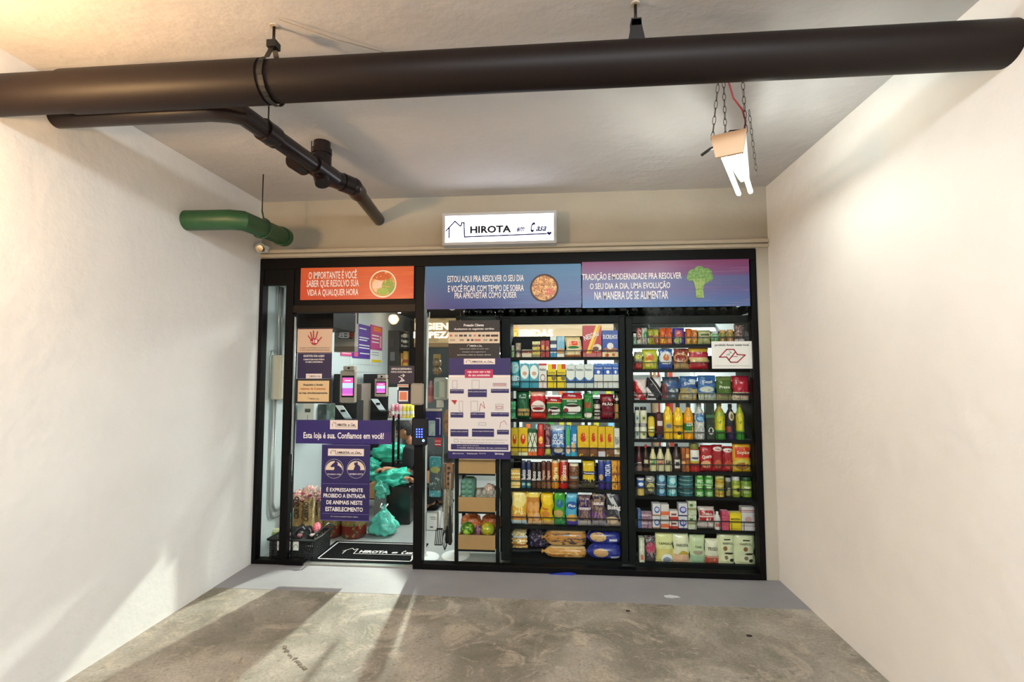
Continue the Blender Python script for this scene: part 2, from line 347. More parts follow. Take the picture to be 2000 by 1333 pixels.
disc(o, 1063, 563, 28, YB, pm('dbrown'), 'bowl_picture')
disc(o, 1063, 563, 24.5, YB, printed('b87838|n7,.5,dba860|n14,.56,7c4820|e.7,.35,.16,.14,c8604c|n10,.62,e8c88a'), 'bowl_picture', off=.003)
o, *_ = banner('purple_banner', (1137, 509, 1464, 600), YB, '3a68a0|g1.05,762f64|b.42,.66,52588a|s.6,.55,.9,b07c8c', 'purple and blue fascia banner over the window right half with a broccoli picture')
hand_lines(o, YB, [('TRADIÇÃO E MODERNIDADE PRA RESOLVER', 1137, 531, 1331, 549), ('O SEU DIA A DIA, UMA EVOLUÇÃO', 1152, 550, 1309, 567), ('NA MANEIRA DE SE ALIMENTAR', 1161, 569, 1305, 585)], INK, .01)
gm = printed('5e8a44|n8,.5,82a85c|n16,.6,36582c')
for a, b, r in ((1354, 537, 11), (1366, 531, 11), (1379, 535, 11), (1360, 543, 10), (1374, 544, 11), (1384, 542, 8), (1348, 542, 7)): disc(o, a, b, r, YB, gm, 'broccoli_picture', off=.001+a*1e-6)
x0, x1, z0, z1 = rect(1356, 545, 1378, 582, YB); MB().poly([(x0+.01, z0), (x1-.015, z0), (x1-.02, z0+.08), (x1+.01, z1), (x0-.01, z1), (x0+.008, z0+.07)], YB-.006, YB-.003).build('broccoli_picture', printed('8ea85c|n6,.55,6f9048'), o)
# ---------------------------------------------------------------- lightbox sign
YS = -.13
x0, x1, z0, z1 = rect(864, 414, 1087, 477, YS)
o = empty('lightbox_sign', ((x0+x1)/2, -.001, z0), 'glowing white lightbox sign with a house outline logo above the shopfront', 'sign')
t = .022
MB().box(x0, x0+t, YS, -.004, z0, z1).box(x1-t, x1, YS, -.004, z0, z1).box(x0+t, x1-t, YS, -.004, z0, z0+t).box(x0+t, x1-t, YS, -.004, z1-t, z1).box(x0+t, x1-t, -.02, -.004, z0+t, z1-t).build('housing', mat('sign_housing', 'b9bcc0', .5), o)
MB().box(x0+t, x1-t, YS+.004, YS+.010, z0+t, z1-t).build('lit_face', mat('sign_face', 'ffffff', .5, emit='eaefff', es=2.0), o)
def line_shape(b, pts, w, Y):
    for (ax, az), (bx, bz) in zip(pts, pts[1:]):
        d = Vector((bx-ax, 0, bz-az)); 
        if d.length < 1e-6: continue
        n = Vector((-d.z, 0, d.x)).normalized()*w/2; e = d.normalized()*w*.4
        A = Vector((ax, Y, az))-e; B = Vector((bx, Y, bz))+e
        b.add([A+n, A-n, B-n, B+n], [(0, 1, 2, 3)])
    return b
def logo(parent, X0, X1, Z0, Z1, Y, ink, ink2=None, w=None, under=True):
    """house outline, HIROTA, em Casa, underline with a heart; box given in world X/Z"""
    u = lambda a: X0+(X1-X0)*a; v = lambda a: Z0+(Z1-Z0)*a; w = w or (X1-X0)*.008
    b = MB(); line_shape(b, [(u(.03), v(0)), (u(.03), v(.60))], w, Y); line_shape(b, [(u(0), v(.42)), (u(.085), v(1)), (u(.135), v(.70)), (u(.145), v(.72)), (u(.15), v(.90)), (u(.172), v(.90)), (u(.178), v(.02)), (u(.95), v(.10))], w, Y)
    hx, hz, s = u(.975), v(.12), (X1-X0)*.022
    pts = [(hx+s*math.sin(a)**3, hz+s*(.81*math.cos(a)-.31*math.cos(2*a)-.12*math.cos(3*a)-.06*math.cos(4*a))) for a in [2*PI*i/20 for i in range(20)]]
    b.add([(x, Y, z) for x, z in pts], [tuple(range(20))])
    b.build('house_logo', ink2 or ink, parent)
    letters([('HIROTA', u(.23), u(.62), v(.22), v(.68), .045)], ink, parent, Y)
    letters([('em', u(.67), u(.745), v(.26), v(.54), .03, .5), ('C', u(.80), u(.845), v(.20), v(.82), .05, .5), ('asa', u(.85), u(.95), v(.26), v(.56), .03, .5)], ink2 or ink, parent, Y)
lx0, lx1, lz0, lz1 = rect(871, 430, 1078, 462, YS)
logo(o, lx0, lx1, lz0, lz1, YS+.0025, mat('sign_grey_ink', '1c1c20', .9), mat('sign_blue_ink', '1a1660', .9), .0105)
for xa in (x0+.03, x1-.06): MB().box(xa, xa+.03, -.004, 0, z0+.05, z1-.05).build('wall_bracket', STEEL, o)
# ---------------------------------------------------------------- signs stuck on the glass
YG = .0145; YD = .0165
def sign(name, px, Y, design, label, cat='sign', border=None):
    x0, x1, z0, z1 = rect(*px, Y)
    o = empty(name, ((x0+x1)/2, Y, z0), label, cat)
    MB().box(x0, x1, Y-.002, Y, z0, z1).build('sheet', printed(design, .5), o)
    return o
def pl(o, Y, rows, m, bold=.015):
    L = []
    for r in rows:
        t, a, b, c, d = r[:5]; x0, x1, z0, z1 = rect(a, b, c, d, Y); L.append((t, x0, x1, z0, z1, bold, r[5] if len(r) > 5 else 0))
    return letters(L, m, o, Y-.0035)
def panel(o, px, Y, design, name='print_panel', off=.0026):
    x0, x1, z0, z1 = rect(*px, Y); return MB().box(x0, x1, Y-off-.0006, Y-off, z0, z1).build(name, printed(design, .5), o)
def plogo(o, px, Y, ink=None):
    panel(o, px, Y, 'e2d2cc', 'logo_plate'); a, b, c, d = px; w = c-a; h = d-b
    x0, x1, z0, z1 = rect(a+w*.06, b+h*.2, c-w*.06, d-h*.22, Y); logo(o, x0, x1, z0, z1, Y-.0042, ink or DINK, None, (x1-x0)*.011)
# -18 hand
o = sign('age_limit_sign', (581, 642, 649, 690), YD, 'c9ab93|b0,.03,5a1a20|b.97,1,5a1a20', 'beige door sign with a dark red open hand reading minus 18')
c = at(615, 666, YD); k = .0042; hb = MB()
def cap2(b, a, d, w): line_shape(b, [a, d], w, YD-.0035)
hp = lambda x, y: (at(x, 666, YD).x, at(615, y, YD).z)
hb.add([(*[hp(a, 666)[0]], YD-.0036, hp(615, bq)[1]) for a, bq in ((606, 662), (607, 669), (611, 674), (617, 674.5), (621, 671), (624, 666), (620, 663), (613, 661))], [tuple(range(8))])
for a, d, w in (((608, 664), (602, 656.5), .009), ((610, 662), (606.5, 649.5), .010), ((613, 662), (612, 647), .010), ((617, 662), (620, 648.5), .010), ((621, 668), (628, 659.5), .010)): cap2(hb, hp(*a), hp(*d), w)
hb.build('hand_picture', REDINK, o)
pl(o, YD-.001, [('-18', 608, 663.5, 620, 670.5)], INK, .03)
pl(o, YD, [('PROIBIDO A PERMANÊNCIA DE MENORES DE', 586, 678.5, 644, 681), ('18 ANOS SEM ACOMPANHANTE MAIOR', 586, 683, 644, 685.5)], DINK, .0)
o = sign('feedback_sign', (581, 690.3, 648, 740), YD, '1c1040|n3,.6,24154c', 'dark purple door sign asking what you think, under the hand sign')
pl(o, YD, [('GOSTOU DA LOJA?', 593, 693.5, 634, 699), ('COMENTE EM NOSSA PÁGINA', 593, 700.5, 634, 704), ('OU REDE CONDOMINIAL', 597, 706, 631, 709)], INK, .02)
plogo(o, (598, 730.5, 629, 739.5), YD)
o = sign('people_limit_sign', (577, 740.3, 648, 788.5), YD, '120c10', 'black framed beige door sign limiting the shop to 4 people')
panel(o, (582, 744, 643, 785), YD, 'd2b488')
pl(o, YD-.001, [('Respeite o limite', 593, 750, 631, 755), ('na loja simultaneamente', 584, 766, 640, 771)], DINK, .03)
pl(o, YD-.001, [('máximo de 4 pessoas', 587, 757.5, 636, 763)], mat('orange_ink', 'b04418', .6), .02)
x0, x1, z0, z1 = rect(601, 777, 624, 781, YD); logo(o, x0, x1, z0, z1, YD-.0045, DINK)
o = sign('welcome_banner', (578.5, 821, 765, 867.5), YD, '261868|g.3,1f1255|r.86,1,0,.5,3c2468', 'wide purple banner across the glass door with a white slogan')
plogo(o, (645, 821, 699, 839), YD)
pl(o, YD, [('Esta loja é sua. Confiamos em você!', 593, 845, 750, 861)], INK, .02)
o = sign('no_pets_poster', (627.5, 869, 722, 1018), YD-.004, '1d1150|g.25,281c62|b.0,.01,50408a|b.99,1,50408a', 'tall purple no animals poster with dog and cat circles on the glass door', 'poster')
plogo(o, (641, 877, 711, 891), YD-.004)
YP = YD-.004
for cx, kind in ((653, 'dog'), (696, 'cat')):
    disc(o, cx, 916, 19, YP, pm('lgrey'), 'animal_ring', off=.0022); disc(o, cx, 916, 18.5, YP, mat('poster_dark', '281858', .5), 'animal_ring', off=.0026)
    C = at(cx, 916, YP); s = (YP+CAMD)/FPX; n = 14
    R = 17.6*s
    MB().poly([(C.x+R*math.cos(PI*i/n), C.z-.010+R*math.sin(PI*i/n)) for i in range(n+1)], YP-.0056, YP-.005).build('animal_circle', CREAM, o)
    if kind == 'dog': P = [(6, -3), (17, -3), (16, 4), (12, 8), (6, 7), (4, 1), (1, 6), (-5, 8), (-6, 9), (1, 10.5), (0, 15), (3, 12), (7, 10), (8, 9), (4, 7.5)][:0] or [(-1, -4), (17, -4), (16, 1), (10, 6), (7, 7), (8, 11), (5, 14), (3, 16.5), (1, 13), (-4, 9), (-8, 4), (-4, 3), (0, 4), (1, 1)]
    else: P = [(-6, -4), (8, -4), (9, 2), (7, 6), (3, 8.5), (3.5, 11), (1.5, 15), (0, 12), (-4, 12), (-4, 8), (-2, 6), (-4, 1)]
    MB().poly([(C.x+a*s, C.z+b*s) for a, b in P], YP-.0066, YP-.006).build('animal_picture', mat('poster_dark', '281858', .5), o)
    pl(o, YP-.003, [('PROIBIDO CÃES' if kind == 'dog' else 'PROIBIDO GATOS', cx-13, 925, cx+13, 928)], INK, .01)
pl(o, YP, [('É EXPRESSAMENTE', 638, 952, 709, 961), ('PROIBIDO A ENTRADA', 632, 965, 714, 973), ('DE ANIMAIS NESTE', 638, 978, 708, 986), ('ESTABELECIMENTO', 636, 991, 709, 999.5)], INK, .02)
pl(o, YP, [('Art. 12 da Lei municipal de saúde e higiene', 646, 1008.5, 699, 1011)], INK, 0)
panel(o, (630, 945, 720, 945.8), YP, '6a5aa0'); panel(o, (630, 1004, 720, 1004.8), YP, '6a5aa0')
o = sign('pull_door_sign', (760, 715, 809.5, 750), YD, '180d2c', 'small dark purple pull to open sign with hand and arrow beside the door post')
pl(o, YD, [('DEPOIS DE DESTRAVAR A', 765, 719, 804, 723), ('PORTA, PUXE PARA ABRIR', 764, 725.5, 805, 729)], INK, .015)
ib = MB(); q = lambda x, y: (at(x, 735, YD).x, at(785, y, YD).z)
line_shape(ib, [q(783, 734), q(790, 734)], .004, YD-.0035); line_shape(ib, [q(787, 731), q(790.5, 734), q(787, 737)], .004, YD-.0035)
line_shape(ib, [q(779, 736), q(784, 738), q(785, 742), q(780, 747)], .005, YD-.0035); line_shape(ib, [q(784, 739), q(790, 744), q(783, 745)], .008, YD-.0035); ib.build('hand_picture', INK, o)
# payment board, how-to poster, no smoking
o = sign('payment_board', (876, 626, 976, 700), YG, '190e0a', 'dark brown board on the window with a beige strip of small card emblems', 'sign')
MB().build
pl(o, YG, [('Prezado Cliente', 906, 633, 945, 638), ('Aceitamos os seguintes cartões', 887, 641, 965, 645.5)], INK, .02)
panel(o, (876, 649, 976, 671), YG, 'cdb9a0')
for i, (a, wd, c) in enumerate(((879, 4, 'c04030'), (888, 6, '8a8078'), (897, 7, '3a2a30'), (906, 6, '2c2c3a'), (916, 5, '4a5a72'), (925, 5, 'c07860'), (934, 5, '141418'), (942, 5, '5a3c34'), (949, 8, '2a1c18'), (959, 14, '3c2420'))): panel(o, (a, 654, a+wd, 658), YG, c, 'card_emblem', .0034)
for i, (a, wd, c) in enumerate(((879, 10, 'a08c80'), (898, 8, '8a7868'), (912, 5, '26303a'), (920, 5, '1c2a2c'), (927, 12, 'b0605a'), (944, 8, '8a8a80'), (956, 6, '5c3a3a'), (965, 7, '3a2a26'))): panel(o, (a, 663, a+wd, 666.5), YG, c, 'card_emblem', .0034)
x0, x1, z0, z1 = rect(912, 673, 942, 678, YG); logo(o, x0, x1, z0, z1, YG-.0036, INK)
pl(o, YG, [('Temos muito orgulho em servir você', 898, 681, 954, 683), ('Compre com segurança e', 903, 687, 949, 689), ('aproveite todas as nossas ofertas', 893, 692.5, 959, 695)], INK, 0)
o = sign('how_to_poster', (876, 700, 997, 897), YG, 'e6d8cf|b.83,1,22145a|b0,.08,1f1258|s.2,2c1e6c', 'large white and purple poster of nine shop-use steps on the window', 'poster')
# redo flat areas so streaks stay in the purple bands
panel(o, (877.5, 737, 995.5, 882), YG, 'd0cccc')
plogo(o, (906, 701, 967, 712), YG)
panel(o, (908, 722, 963, 738.5), YG, 'b01c50', 'title_plate', .0034)
pl(o, YG-.001, [('veja como usar a loja', 913, 724.5, 958, 729.5), ('do seu condomínio', 915, 731, 957, 735.5)], INK, .02)
for a, b, c, d, t in ((879, 761, 906, 769, 'Libere a entrada com o código'), (914, 761, 951, 776, 'Escolha os produtos e leve ao caixa'), (959, 760, 994, 768, 'Passe os produtos no leitor'), (880, 806, 905, 816, 'Retire o cartão'), (919, 806, 947, 817, 'Confira a compra'), (959, 806, 994, 814, 'Escolha o pagamento'),
        (880, 839, 915, 853, 'Aproxime o celular na maquininha'), (922, 838, 965, 853.5, 'Leve suas compras e feche bem a porta'), (971, 840, 994, 849, 'Pronto, boa compra')):
    panel(o, (a, b, c, d), YG, '241c58', 'step_plate', .0034); h = d-b
    pl(o, YG-.001, [(t, a+1.5, b+h*.2, c-1.5, b+h*.42), (t[::-1].title(), a+2, b+h*.58, c-2, b+h*.8)][:1], INK, .0)
ic = DINK; w = .0022; Yi = YG-.0042
def ibox(b, a, c, d, e, w=.002):
    p = [(at(a, c, YG).x, at(a, c, YG).z), (at(d, c, YG).x, at(d, c, YG).z), (at(d, e, YG).x, at(d, e, YG).z), (at(a, e, YG).x, at(a, e, YG).z)]; line_shape(MB(), p+[p[0]], w, Yi).build('step_drawing', b, o)
ibox(ic, 884, 744, 893, 759); ibox(ic, 922, 743, 936, 760); ibox(ic, 897, 784, 904, 804); ibox(ic, 920, 784, 933, 804); ibox(ic, 963, 749, 989, 755); ibox(ic, 935, 826, 949, 831); ibox(ic, 968, 790, 983, 801); ibox(ic, 887, 858, 895, 864)
ic = REDINK; ibox(ic, 970, 794, 981, 798, .004); ibox(ic, 965, 750.5, 987, 753, .004)
p = lambda x, y: (at(x, y, YG).x, at(x, y, YG).z)
ic = MB(); ic.add([(*p(881, 782)[:1], Yi, p(881, 782)[1]), (*p(893, 782)[:1], Yi, p(893, 782)[1]), (*p(889, 791)[:1], Yi, p(889, 791)[1])], [(0, 1, 2)]); ic.build('step_drawing', REDINK, o)
line_shape(ic := MB(), [p(936, 804), p(939, 789), p(947, 798), p(944, 785)], .004, Yi); ic.build('step_drawing', REDINK, o); line_shape(ic := MB(), [p(976, 837), p(978, 826), p(985, 822), p(990, 830)], .003, Yi); ic.build('step_drawing', REDINK, o)
pl(o, YG, [('Em caso de dúvida, fale com o nosso atendimento pelo aplicativo ou', 899, 858.5, 991, 861), ('ligue para a central de ajuda da loja, todos os dias', 899, 863.5, 985, 866)], DINK, 0)
panel(o, (881, 868, 993, 879), YG, '241c58', 'step_plate', .0034)
pl(o, YG-.001, [('Baixe o aplicativo da nossa loja', 893, 870, 935, 872), ('e receba ofertas exclusivas do seu condomínio', 893, 874, 990, 876.5)], INK, 0)
pl(o, YG, [('@hirotaemcasa', 884, 885, 906, 887.5), ('hirotaemcasa.com.br', 912, 885, 933, 887.5), ('Hirota em Casa', 936, 885, 949, 887), ('baixe nosso app', 967, 884, 984, 890)], INK, .005)
o = sign('no_smoking_sign', (1390, 667, 1469.5, 720.5), YG, 'd9dbd6', 'white no smoking sign with a red arrow-shaped emblem on the right of the window')
pl(o, YG, [('proibido fumar neste local', 1396, 672, 1462, 677.5)], DINK, .02)
ib = MB(); P = lambda x, y: (at(x, y, YG).x, at(x, y, YG).z)
line_shape(ib, [P(1405, 698), P(1419, 683), P(1433, 683), P(1440, 693), P(1455, 694), P(1440, 708), P(1427, 708), P(1419, 698), P(1405, 698)], .009, YG-.0035)
line_shape(ib, [P(1436, 688), P(1423, 704)], .009, YG-.0035); line_shape(ib, [P(1428, 697), P(1440, 697)], .005, YG-.0035); ib.build('emblem', mat('emblem_red', '9c2438', .5), o)
ib = MB(); line_shape(ib, [P(1419, 694), P(1424, 692), P(1424, 695)], .0035, YG-.0036); line_shape(ib, [P(1424, 686), P(1428, 690), P(1425, 690)], .003, YG-.0036); ib.build('cigarette_picture', DINK, o)
pl(o, YG, [('Lei estadual - Pena de multa ao estabelecimento em caso de descumprimento', 1395, 714, 1464, 716)], DINK, 0)
# ---------------------------------------------------------------- lock, intercom plate on the post
c = at(819, 845, -.05)
x0, x1, z0, z1 = rect(804, 816, 834, 871, -.05)
o = empty('keypad_lock', ((x0+x1)/2, -.014, z0), 'black electronic door lock with glowing blue keypad on the door post', 'lock')
MB().box(x0, x1, -.055, -.014, z0, z1, .01).build('housing', mat('lock_black', '0b0c14', .25), o)
kb = MB(); 
for i in range(3):
    for j in range(4): C = at(814+i*5, 839+j*5, -.055); kb.box(C.x-.0055, C.x+.0055, -.0565, -.054, C.z-.0055, C.z+.0055, .002)
kb.build('keypad', mat('key_glow', '3355ff', .4, emit='3a50ff', es=3.2), o)
C = at(827, 861, -.055); MB().lathe([(.011, -.001), (.011, .001)], 0, 0, 20).build
b = MB(); n = 20
for i in range(n):
    a0, a1 = 2*PI*i/n, 2*PI*(i+1)/n
    b.add([(C.x+r*math.cos(a), -.0562, C.z+r*math.sin(a)) for r, a in ((.005, a0), (.010, a0), (.010, a1), (.005, a1))], [(0, 1, 2, 3)])
b.build('reader_ring', mat('ring_glow', '88bbff', .4, emit='8ac0ff', es=2.2), o)
x0, x1, z0, z1 = rect(802, 749, 827, 792, -.04)
o = MB().box(x0, x1, -.05, -.014, z0, z1, .012).build('cover_box', mat('grey_plastic', '8f8678', .5), None, origin=((x0+x1)/2, -.014, z0)); tag(o, 'blank grey plastic box on the door post above the lock', 'box')
# ---------------------------------------------------------------- big drain pipe and hangers
PIPE = mat('brown_pvc', '140c0a', .5, spec=.22, noise=(4, .3, '1a100d'))
YPIPE = -2.08
a = at(500, 161.5, YPIPE); bb = at(1500, 110.5, YPIPE); dv = (bb-a)/(bb.x-a.x)
A = a+dv*(-2.5-a.x); B = a+dv*(1.7-a.x)
o = empty('drain_pipe', (A+B)/2, 'thick dark brown drain pipe crossing just under the ceiling', 'pipe')
R = .5*(203-120)/FPX*(1.98)*.995
MB().tube([A, B], R, 40).build('pipe', PIPE, o, .6)
c0 = at(520, 160, YPIPE); MB().tube([c0+Vector((-.9, 0, 0))+dv*0, c0], R+.006, 40).build('coupling', PIPE, o, .6)
rodm = mat('rod', '2a2420', .4, .6)
def hanger(px, label, arc=True):
    C = at(px, 161.5-(px-500)*.051, YPIPE); o = empty('pipe_hanger', (C.x, C.y, CEIL), label, 'hanger', 'hangers of the thick drain pipe')
    MB().tube([(C.x, C.y, C.z+R+.075), (C.x, C.y, CEIL)], .006, 8).build('rod', rodm, o, 1)
    MB().lathe([(.018, -.006), (.018, 0)], C.x, C.y, 16, CEIL).build('ceiling_plate', mat('pale_plate', 'b8ab98', .6), o)
    b = MB(); n = 24; prev = None; hw = .011 if arc else .022
    if not arc: b.add([(C.x+a*w_, C.y+c_, z_) for z_, w_ in ((C.z+R*.93, .034), (C.z+R+.085, .016)) for a, c_ in ((-1, -.02), (1, -.02), (1, .02), (-1, .02))], [(0, 1, 2, 3), (7, 6, 5, 4), (0, 4, 5, 1), (1, 5, 6, 2), (2, 6, 7, 3), (3, 7, 4, 0)]); n = 0
    pts = [] if not arc else [(C.y, C.z+R+.085)]+[(C.y+(R+.009)*math.cos(t), C.z+(R+.009)*math.sin(t)) for t in [math.radians(60-300*i/max(n, 1)) for i in range(n+1)]]+[(C.y, C.z+R+.085)]
    for (ya, za), (yb, zb) in zip(pts, pts[1:]):
        b.add([(C.x-hw, ya, za), (C.x+hw, ya, za), (C.x+hw, yb, zb), (C.x-hw, yb, zb), ], [(0, 1, 2, 3)])
    b.box(C.x-.02, C.x+.02, C.y-.02, C.y+.02, C.z+R+.06, C.z+R+.09)
    s = b.build('strap', mat('strap', '0e0a08', .5), o); md = s.modifiers.new('t', 'SOLIDIFY'); md.thickness = .003
    return o
hanger(532, 'rod and strap hanger of the thick pipe near its left end')
hanger(1243, 'rod and strap hanger of the thick pipe right of centre', False)
# wire stretched over the ceiling
p0 = atz(545, 38, CEIL-.012); p1 = atz(760, 105, CEIL-.012)
o = MB().tube([p0, (p0+p1)/2+Vector((0, 0, -.01)), p1], .0022, 6).build('ceiling_wire', mat('grey_wire', '8a7c6c', .6), None, 1, origin=p0); tag(o, 'thin grey wire running along the ceiling from the left hanger', 'wire')
# ---------------------------------------------------------------- small brown pipe with tee and elbow
Z2 = 2.87
e = atz(742, 432, Z2); E = Vector((e.x, .02, Z2)); K = Vector((atz(690, 365, Z2).x, atz(690, 365, Z2).y, Z2)); Tt = Vector((atz(628, 333, Z2).x, atz(628, 333, Z2).y, Z2)); St = Vector((atz(500, 243, Z2).x, atz(500, 243, Z2).y, Z2))
o = empty('branch_pipe', Tt, 'narrow glossy brown pipe with tee and elbow running into the wall on the left', 'pipe')
PV = mat('glossy_brown_pvc', '1e1413', .25, spec=.4); r = .052
d1 = (Tt-St).normalized(); far = St-d1*.1
MB().tube([Vector((-2.5, far.y-.05, Z2)), far+Vector((-.14, -.05, 0)), far+Vector((-.05, -.03, 0)), far, Tt], r, 28).build('pipe', PV, o, .7)
MB().tube([K, E], r*.92, 28).build('pipe', PV, o, .7)
cpl = Vector((atz(585, 318, Z2).x, atz(585, 318, Z2).y, Z2))
for q in (cpl, St+d1*.1): MB().tube([q-d1*.05, q+d1*.05], r*1.16, 28).build('coupling', PV, o, .7)
MB().tube([Tt-d1*.10, Tt+d1*.13], r*1.22, 28).tube([Tt, Tt+Vector((0, 0, .10))], r*1.15, 24).build('tee', PV, o, .7)
MB().tube([Tt+Vector((0, 0, .08)), Vector((Tt.x, Tt.y, CEIL))], r, 24).tube([Vector((Tt.x, Tt.y, CEIL-.08)), Vector((Tt.x, Tt.y, CEIL-.045))], r*1.18, 24).build('riser', PV, o, .7)
MB().tube([Tt+Vector((-.01, 0, -.02)), Tt+Vector((0.02, -.02, -.095))], r*.9, 24).build('inspection_cap', PV, o, .7)
T2 = Tt+d1*.14; MB().tube([T2, T2+(K-T2)*.35, T2+(K-T2)*.5, K], [r*1.12, r*1.12, r*1.0, r*1.0], 28).build('bend', PV, o, .7)
MB().tube([K+(T2-K).normalized()*.10, K+(T2-K).normalized()*.02], r*1.2, 28).build('coupling', PV, o, .7)
MB().ball(K, r*1.22, n=24, h=12).tube([K, K+(E-K).normalized()*.12], r*1.18, 28).build('elbow', PV, o, .7)
hp0 = St+d1*.12
h = empty('branch_pipe_hanger', (hp0.x, hp0.y, CEIL), 'thin black rod holding the narrow brown pipe at the left edge', 'hanger')
MB().tube([(hp0.x-.02, hp0.y, Z2+r+.03), (hp0.x-.02, hp0.y, CEIL)], .004, 8).build('rod', rodm, h, 1)
MB().tube([(hp0.x-.02, hp0.y, Z2+r+.04)]+[(hp0.x+(r+.004)*math.sin(t)*1.0, hp0.y, Z2+(r+.008)*math.cos(t)) for t in [math.radians(10+17*i) for i in range(21)]], .0035, 6).build('clip', rodm, h, 1)
sc = atz(612, 300, 2.95); h = MB().tube([(Tt.x-.06, Tt.y-.02, Z2+.04), (Tt.x-.06, Tt.y-.02, CEIL)], .003, 6).build('hanger_rod', rodm, None, 1, origin=(Tt.x-.06, Tt.y-.02, CEIL)); tag(h, 'short thin rod beside the tee of the narrow brown pipe', 'rod')
# green pipe
GP = mat('green_pvc', '1f4a2c', .45, noise=(8, .3, '2b5a36'))
gE = at(553, 463, -.22); gd = (at(500, 443, -.62)-at(545, 461, -.25)).normalized(); gS = gE+gd*.62
o = empty('green_pipe', gE, 'dark green capped pipe hanging at the left edge beside the shop', 'pipe')
MB().tube([gE, gS, gS+Vector((-.07, -.03, 0)), Vector((-2.5, gS.y-.04, gS.z))], .068, 28).build('pipe', GP, o, .7); MB().tube([gE+gd*.0-gd*.03, gE-gd*.018, gE+gd*.05], [.05, .076, .076], 28).build('cap', GP, o, .7)
gh = gE+gd*.36
h = empty('green_pipe_hanger', (gh.x, gh.y, CEIL), 'long thin rod with clip holding the dark green pipe', 'hanger')
MB().tube([(gh.x, gh.y, gh.z+.12), (gh.x, gh.y, CEIL)], .004, 8).build('rod', rodm, h, 1)
MB().tube([(gh.x, gh.y, gh.z+.13)]+[(gh.x+.075*math.sin(t), gh.y, gh.z+.075*math.cos(t)) for t in [math.radians(10+17*i) for i in range(21)]], .006, 6).build('clip', mat('clip_green', '3a5a3c', .4), h, 1)
C = at(514, 485, -.1)
o = empty('security_camera', (C.x-.03, -.0, C.z), 'small white dome camera with black lens under the green pipe', 'camera')
MB().box(C.x-.1, C.x-.0, -.06, .0, C.z-.02, C.z+.04, .01).build('bracket', WHITE, o); MB().ball((C.x-.03, -.09, C.z+.005), .042, n=20, h=12).build('shell', WHITE, o, 1); MB().tube([(C.x-.015, -.1, C.z-.005), (C.x+.0, -.150, C.z-.015)], .026, 20).build('lens', mat('lens', '08080a', .1), o, .7)
# ---------------------------------------------------------------- hanging twin tube lamp
n1 = at(1427, 300, -1.62); n2 = at(1454, 376, -.98); ax = (n2-n1).normalized(); sd = ax.cross(Vector((0, 0, 1))).normalized()
if sd.x < 0: sd = -sd
upv = sd.cross(ax).normalized()
if upv.z < 0: upv = -upv
o = empty('tube_lamp', n1, 'hanging lamp with two glowing white tubes on chains at the upper right', 'lamp')
TUBE = mat('tube_glow', 'ffffff', .4, emit='fbfff2', es=20)
for s in (-1, 1): MB().tube([n1+sd*.033*s, n2+sd*.033*s], .0125, 16).build('tube', TUBE, o, .7)
def hexa(b, pts): b.add(pts, [(0, 1, 2, 3), (4, 7, 6, 5), (0, 4, 5, 1), (1, 5, 6, 2), (2, 6, 7, 3), (3, 7, 4, 0)])
WOODL = mat('lamp_end', 'd8b898', .5)
b = MB(); Q = n1-ax*.03
hexa(b, [Q-sd*.062-upv*.022, Q+sd*.058-upv*.022, Q+sd*.075+upv*.085, Q-sd*.08+upv*.085]+[p-ax*.02 for p in (Q-sd*.062-upv*.022, Q+sd*.058-upv*.022, Q+sd*.075+upv*.085, Q-sd*.08+upv*.085)]); b.build('end_plate', WOODL, o)
b = MB(); Q2 = n2+ax*.02
hexa(b, [Q+sd*.072+upv*.085, Q-sd*.078+upv*.085, Q-sd*.02+upv*.05, Q+sd*.02+upv*.05]+[Q2+sd*.03+upv*.085, Q2-sd*.03+upv*.085, Q2-sd*.02+upv*.07, Q2+sd*.02+upv*.07]); b.build('reflector', mat('lamp_reflector', '7c8480', .5), o)
for s in (-1, 1):
    for q, dr_ in ((n1, -ax), (n2, ax)): MB().tube([q+sd*.033*s, q+sd*.033*s+dr_*.03], .013, 12).build('lamp_holder', WHITE, o, .7)
def chain(p, q, label, k):
    p, q = Vector(p), Vector(q); L = (q-p).length; n = max(int(L/.034), 2); d = (q-p)/n; t = d.normalized()
    s1 = t.cross(Vector((0, 1, 0))).normalized(); s2 = t.cross(s1); b = MB()
    for i in range(n):
        c = p+d*(i+.5); s = s1 if i % 2 == k else s2; hl = d.length*.62; w = .0075; pts = []
        for j in range(11):
            a = 2*PI*j/10; pts.append(c+t*hl*math.sin(a)+s*w*math.cos(a))
        b.tube(pts, .0016, 5, False)
    return b.build('chain', mat('chain_metal', '4c4842', .4, .8), o, 1)
top = upv*.085
ctz = at(1412, 165, -1.55).z
for i, (P_, xt, yt) in enumerate(((n1-sd*.08+top, at(1404, 150, -1.66), 0), (n1+ax*.1+top-sd*.03, at(1413, 150, -1.5), 0), (n1+sd*.07+top, at(1450, 150, -1.66), 0), (n2+sd*.07+top, at(1455, 150, -1.3), 0))):
    dirv = (xt-P_); 
    tpt = P_+dirv*((CEIL-P_.z)/dirv.z); chain(P_, tpt, '', i % 2)
MB().tube([n1-sd*.06+top*.6, n1-sd*.09+top*.4-ax*.02, n1-sd*.13+top*.15-ax*.02], .007, 8).build('cable', mat('black_cable', '16181a', .5), o, 1)
w0 = at(1423, 160, -1.6); w1 = at(1450, 215, -1.6); w2_ = n1+sd*.06+top
MB().tube([w0+Vector((-.03, 0, .25)), w0, (w0+w1)/2+Vector((-.01, 0, -.01)), w1, (w1+w2_)/2+Vector((.012, 0, 0)), w2_], .0042, 8).build('cable', mat('red_cable', 'a02c34', .5), o, 1)['label'] = 'red cable'
MB().tube([n1+top*1.05-sd*.02, n1+top*1.3, n1+top*1.2+sd*.05], .003, 6).build('cable', mat('black_cable', '16181a', .5), o, 1)
